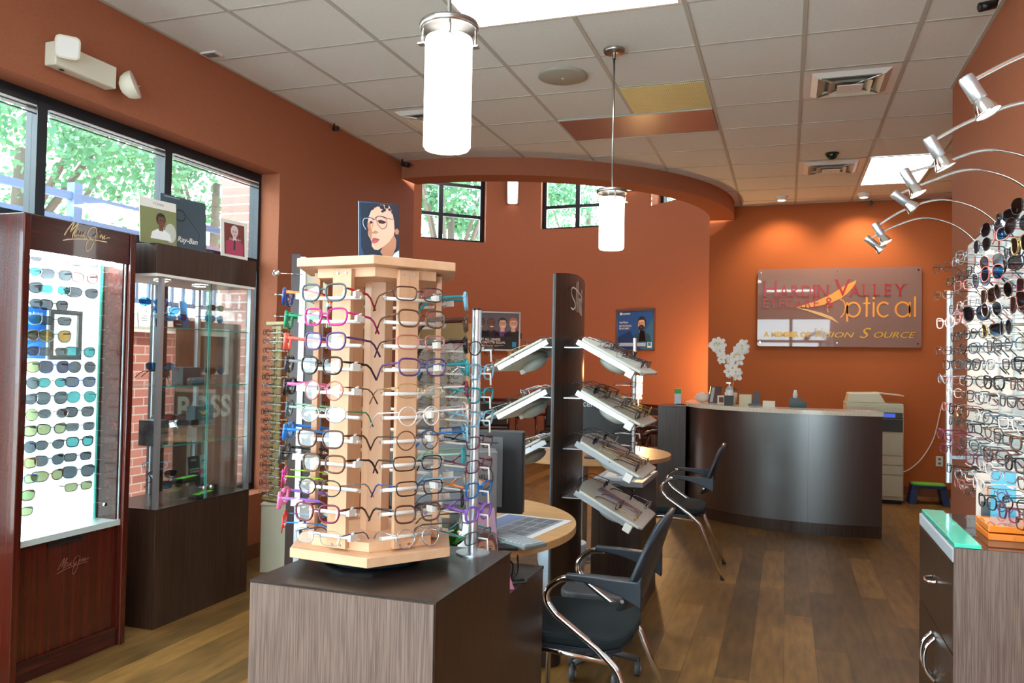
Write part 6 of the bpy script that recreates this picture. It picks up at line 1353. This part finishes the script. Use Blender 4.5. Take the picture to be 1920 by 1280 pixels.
# copier
COP = mat('copier_cream', srgb(196, 192, 166), .45); COPD = mat('copier_dark', srgb(70, 70, 66), .4)
t = thing('photocopier', 'tall cream office copier standing right of the reception desk', 'photocopier', (.88, 9.62, 0))
b = MB(); b.box(-.27, .29, -.24, .28, .04, .90, COP); b.build('body', t, bevel=.006); b = MB(); b.box(-.25, .27, -.22, .26, 0, .039, BLACK); b.build('base', t)
for z0_, z1_ in ((.08, .30), (.31, .40), (.41, .50), (.51, .73)): b = MB(); b.box(-.26, .28, -.252, -.2405, z0_, z1_, COP); d = b.build('drawer', t, bevel=.003); b = MB(); b.box(-.06, .08, -.256, -.2525, z1_ - .03, z1_ - .015, COPD); b.build('grip', d)
b = MB(); b.box(-.26, .28, -.2455, -.2402, .755, .885, COPD); b.build('output_slot', t)
b = MB(); b.box(-.27, .29, -.24, .28, .9, 1.02, COP); b.build('scanner', t, bevel=.005); b = MB(); b.box(.02, .27, -.30, -.2405, .90, .96, COPD); b.build('control_panel', t, bevel=.004); b = MB(); b.T = Tm((0, 0, 0)); b.box(.09, .2, -.304, -.3005, .91, .95, mat('blue_screen', (.02, .05, .4), .3, emit=(.1, .2, .9), es=.6)); b.build('screen', t)
b = MB(); b.box(-.27, .29, -.22, .28, 1.022, 1.05, COP); b.build('lid', t, bevel=.004)
b = MB(); vs = [(-.26, -.2, 1.052), (.30, -.2, 1.052), (.30, .25, 1.052), (-.26, .25, 1.052), (-.25, -.18, 1.17), (.05, -.18, 1.17), (.05, .23, 1.17), (-.25, .23, 1.17)]
b.add([(-.26, -.2, 1.052), (.12, -.2, 1.052), (.12, .25, 1.052), (-.26, .25, 1.052), (-.24, -.18, 1.15), (.06, -.18, 1.16), (.06, .23, 1.16), (-.24, .23, 1.15)], [(3, 2, 1, 0), (4, 5, 6, 7), (0, 1, 5, 4), (2, 3, 7, 6), (0, 4, 7, 3), (1, 2, 6, 5)], COP); b.build('feeder', t, bevel=.01)
b = MB(); b.add([(.04, -.16, 1.150), (.30, -.16, 1.128), (.30, .2, 1.128), (.04, .2, 1.150), (.04, -.16, 1.163), (.30, -.16, 1.138), (.30, .2, 1.138), (.04, .2, 1.163)], [(3, 2, 1, 0), (4, 5, 6, 7), (0, 1, 5, 4), (2, 3, 7, 6), (0, 4, 7, 3), (1, 2, 6, 5)], COP); b.build('paper_tray', t)
# step stool + cable
t = thing('step_stool', 'small blue step stool with a lime green top by the back wall', 'stool', (1.43, 9.6, 0)); BL = flat('stool_blue', 24, 54, 96)
b = MB(); b.rounded(.34, .22, .03, .17, .20, BL); b.build('step', t, bevel=.004); b = MB(); b.rounded(.32, .20, .03, .2002, .212, LIMEM); tag(b.build('tread', t), 'lime green tread')
for k in (-1, 1):
    b = MB(); b.add([(k * .10, -.10, .17), (k * .165, -.10, .17), (k * .165, .10, .17), (k * .10, .10, .17), (k * .13, -.13, 0), (k * .195, -.13, 0), (k * .195, .13, 0), (k * .13, .13, 0)], [(0, 1, 2, 3), (7, 6, 5, 4), (0, 4, 5, 1), (2, 6, 7, 3), (0, 3, 7, 4), (1, 5, 6, 2)], BL); b.build('leg', t)
t = thing('wall_cable', 'pale cable hanging in a curve on the back wall right of the copier', 'cable', (1.2, 10.07, .24))
b = MB(); b.tube(cr([(0, .01, .0), (.12, 0, .06), (.25, 0, .20), (.36, 0, .42), (.42, 0, .70), (.45, .01, .82)], 6), .006, CREAMW, 8); b.build('cord', t)
t = thing('wall_outlet', 'pale outlet plate low on the back wall beside the cable', 'outlet', (1.62, YB, .40)); b = MB(); b.box(-.035, .035, -.008, 0, -.055, .055, CREAMW); b.build('plate', t, bevel=.002); b = MB(); b.box(-.012, .012, -.0095, -.0082, .012, .035, GREYP); b.box(-.012, .012, -.0095, -.0082, -.035, -.012, GREYP); b.build('sockets', t)
print('GLASSES', NG, 'OBJECTS', len(bpy.data.objects))
for nm in list(MATS): pass
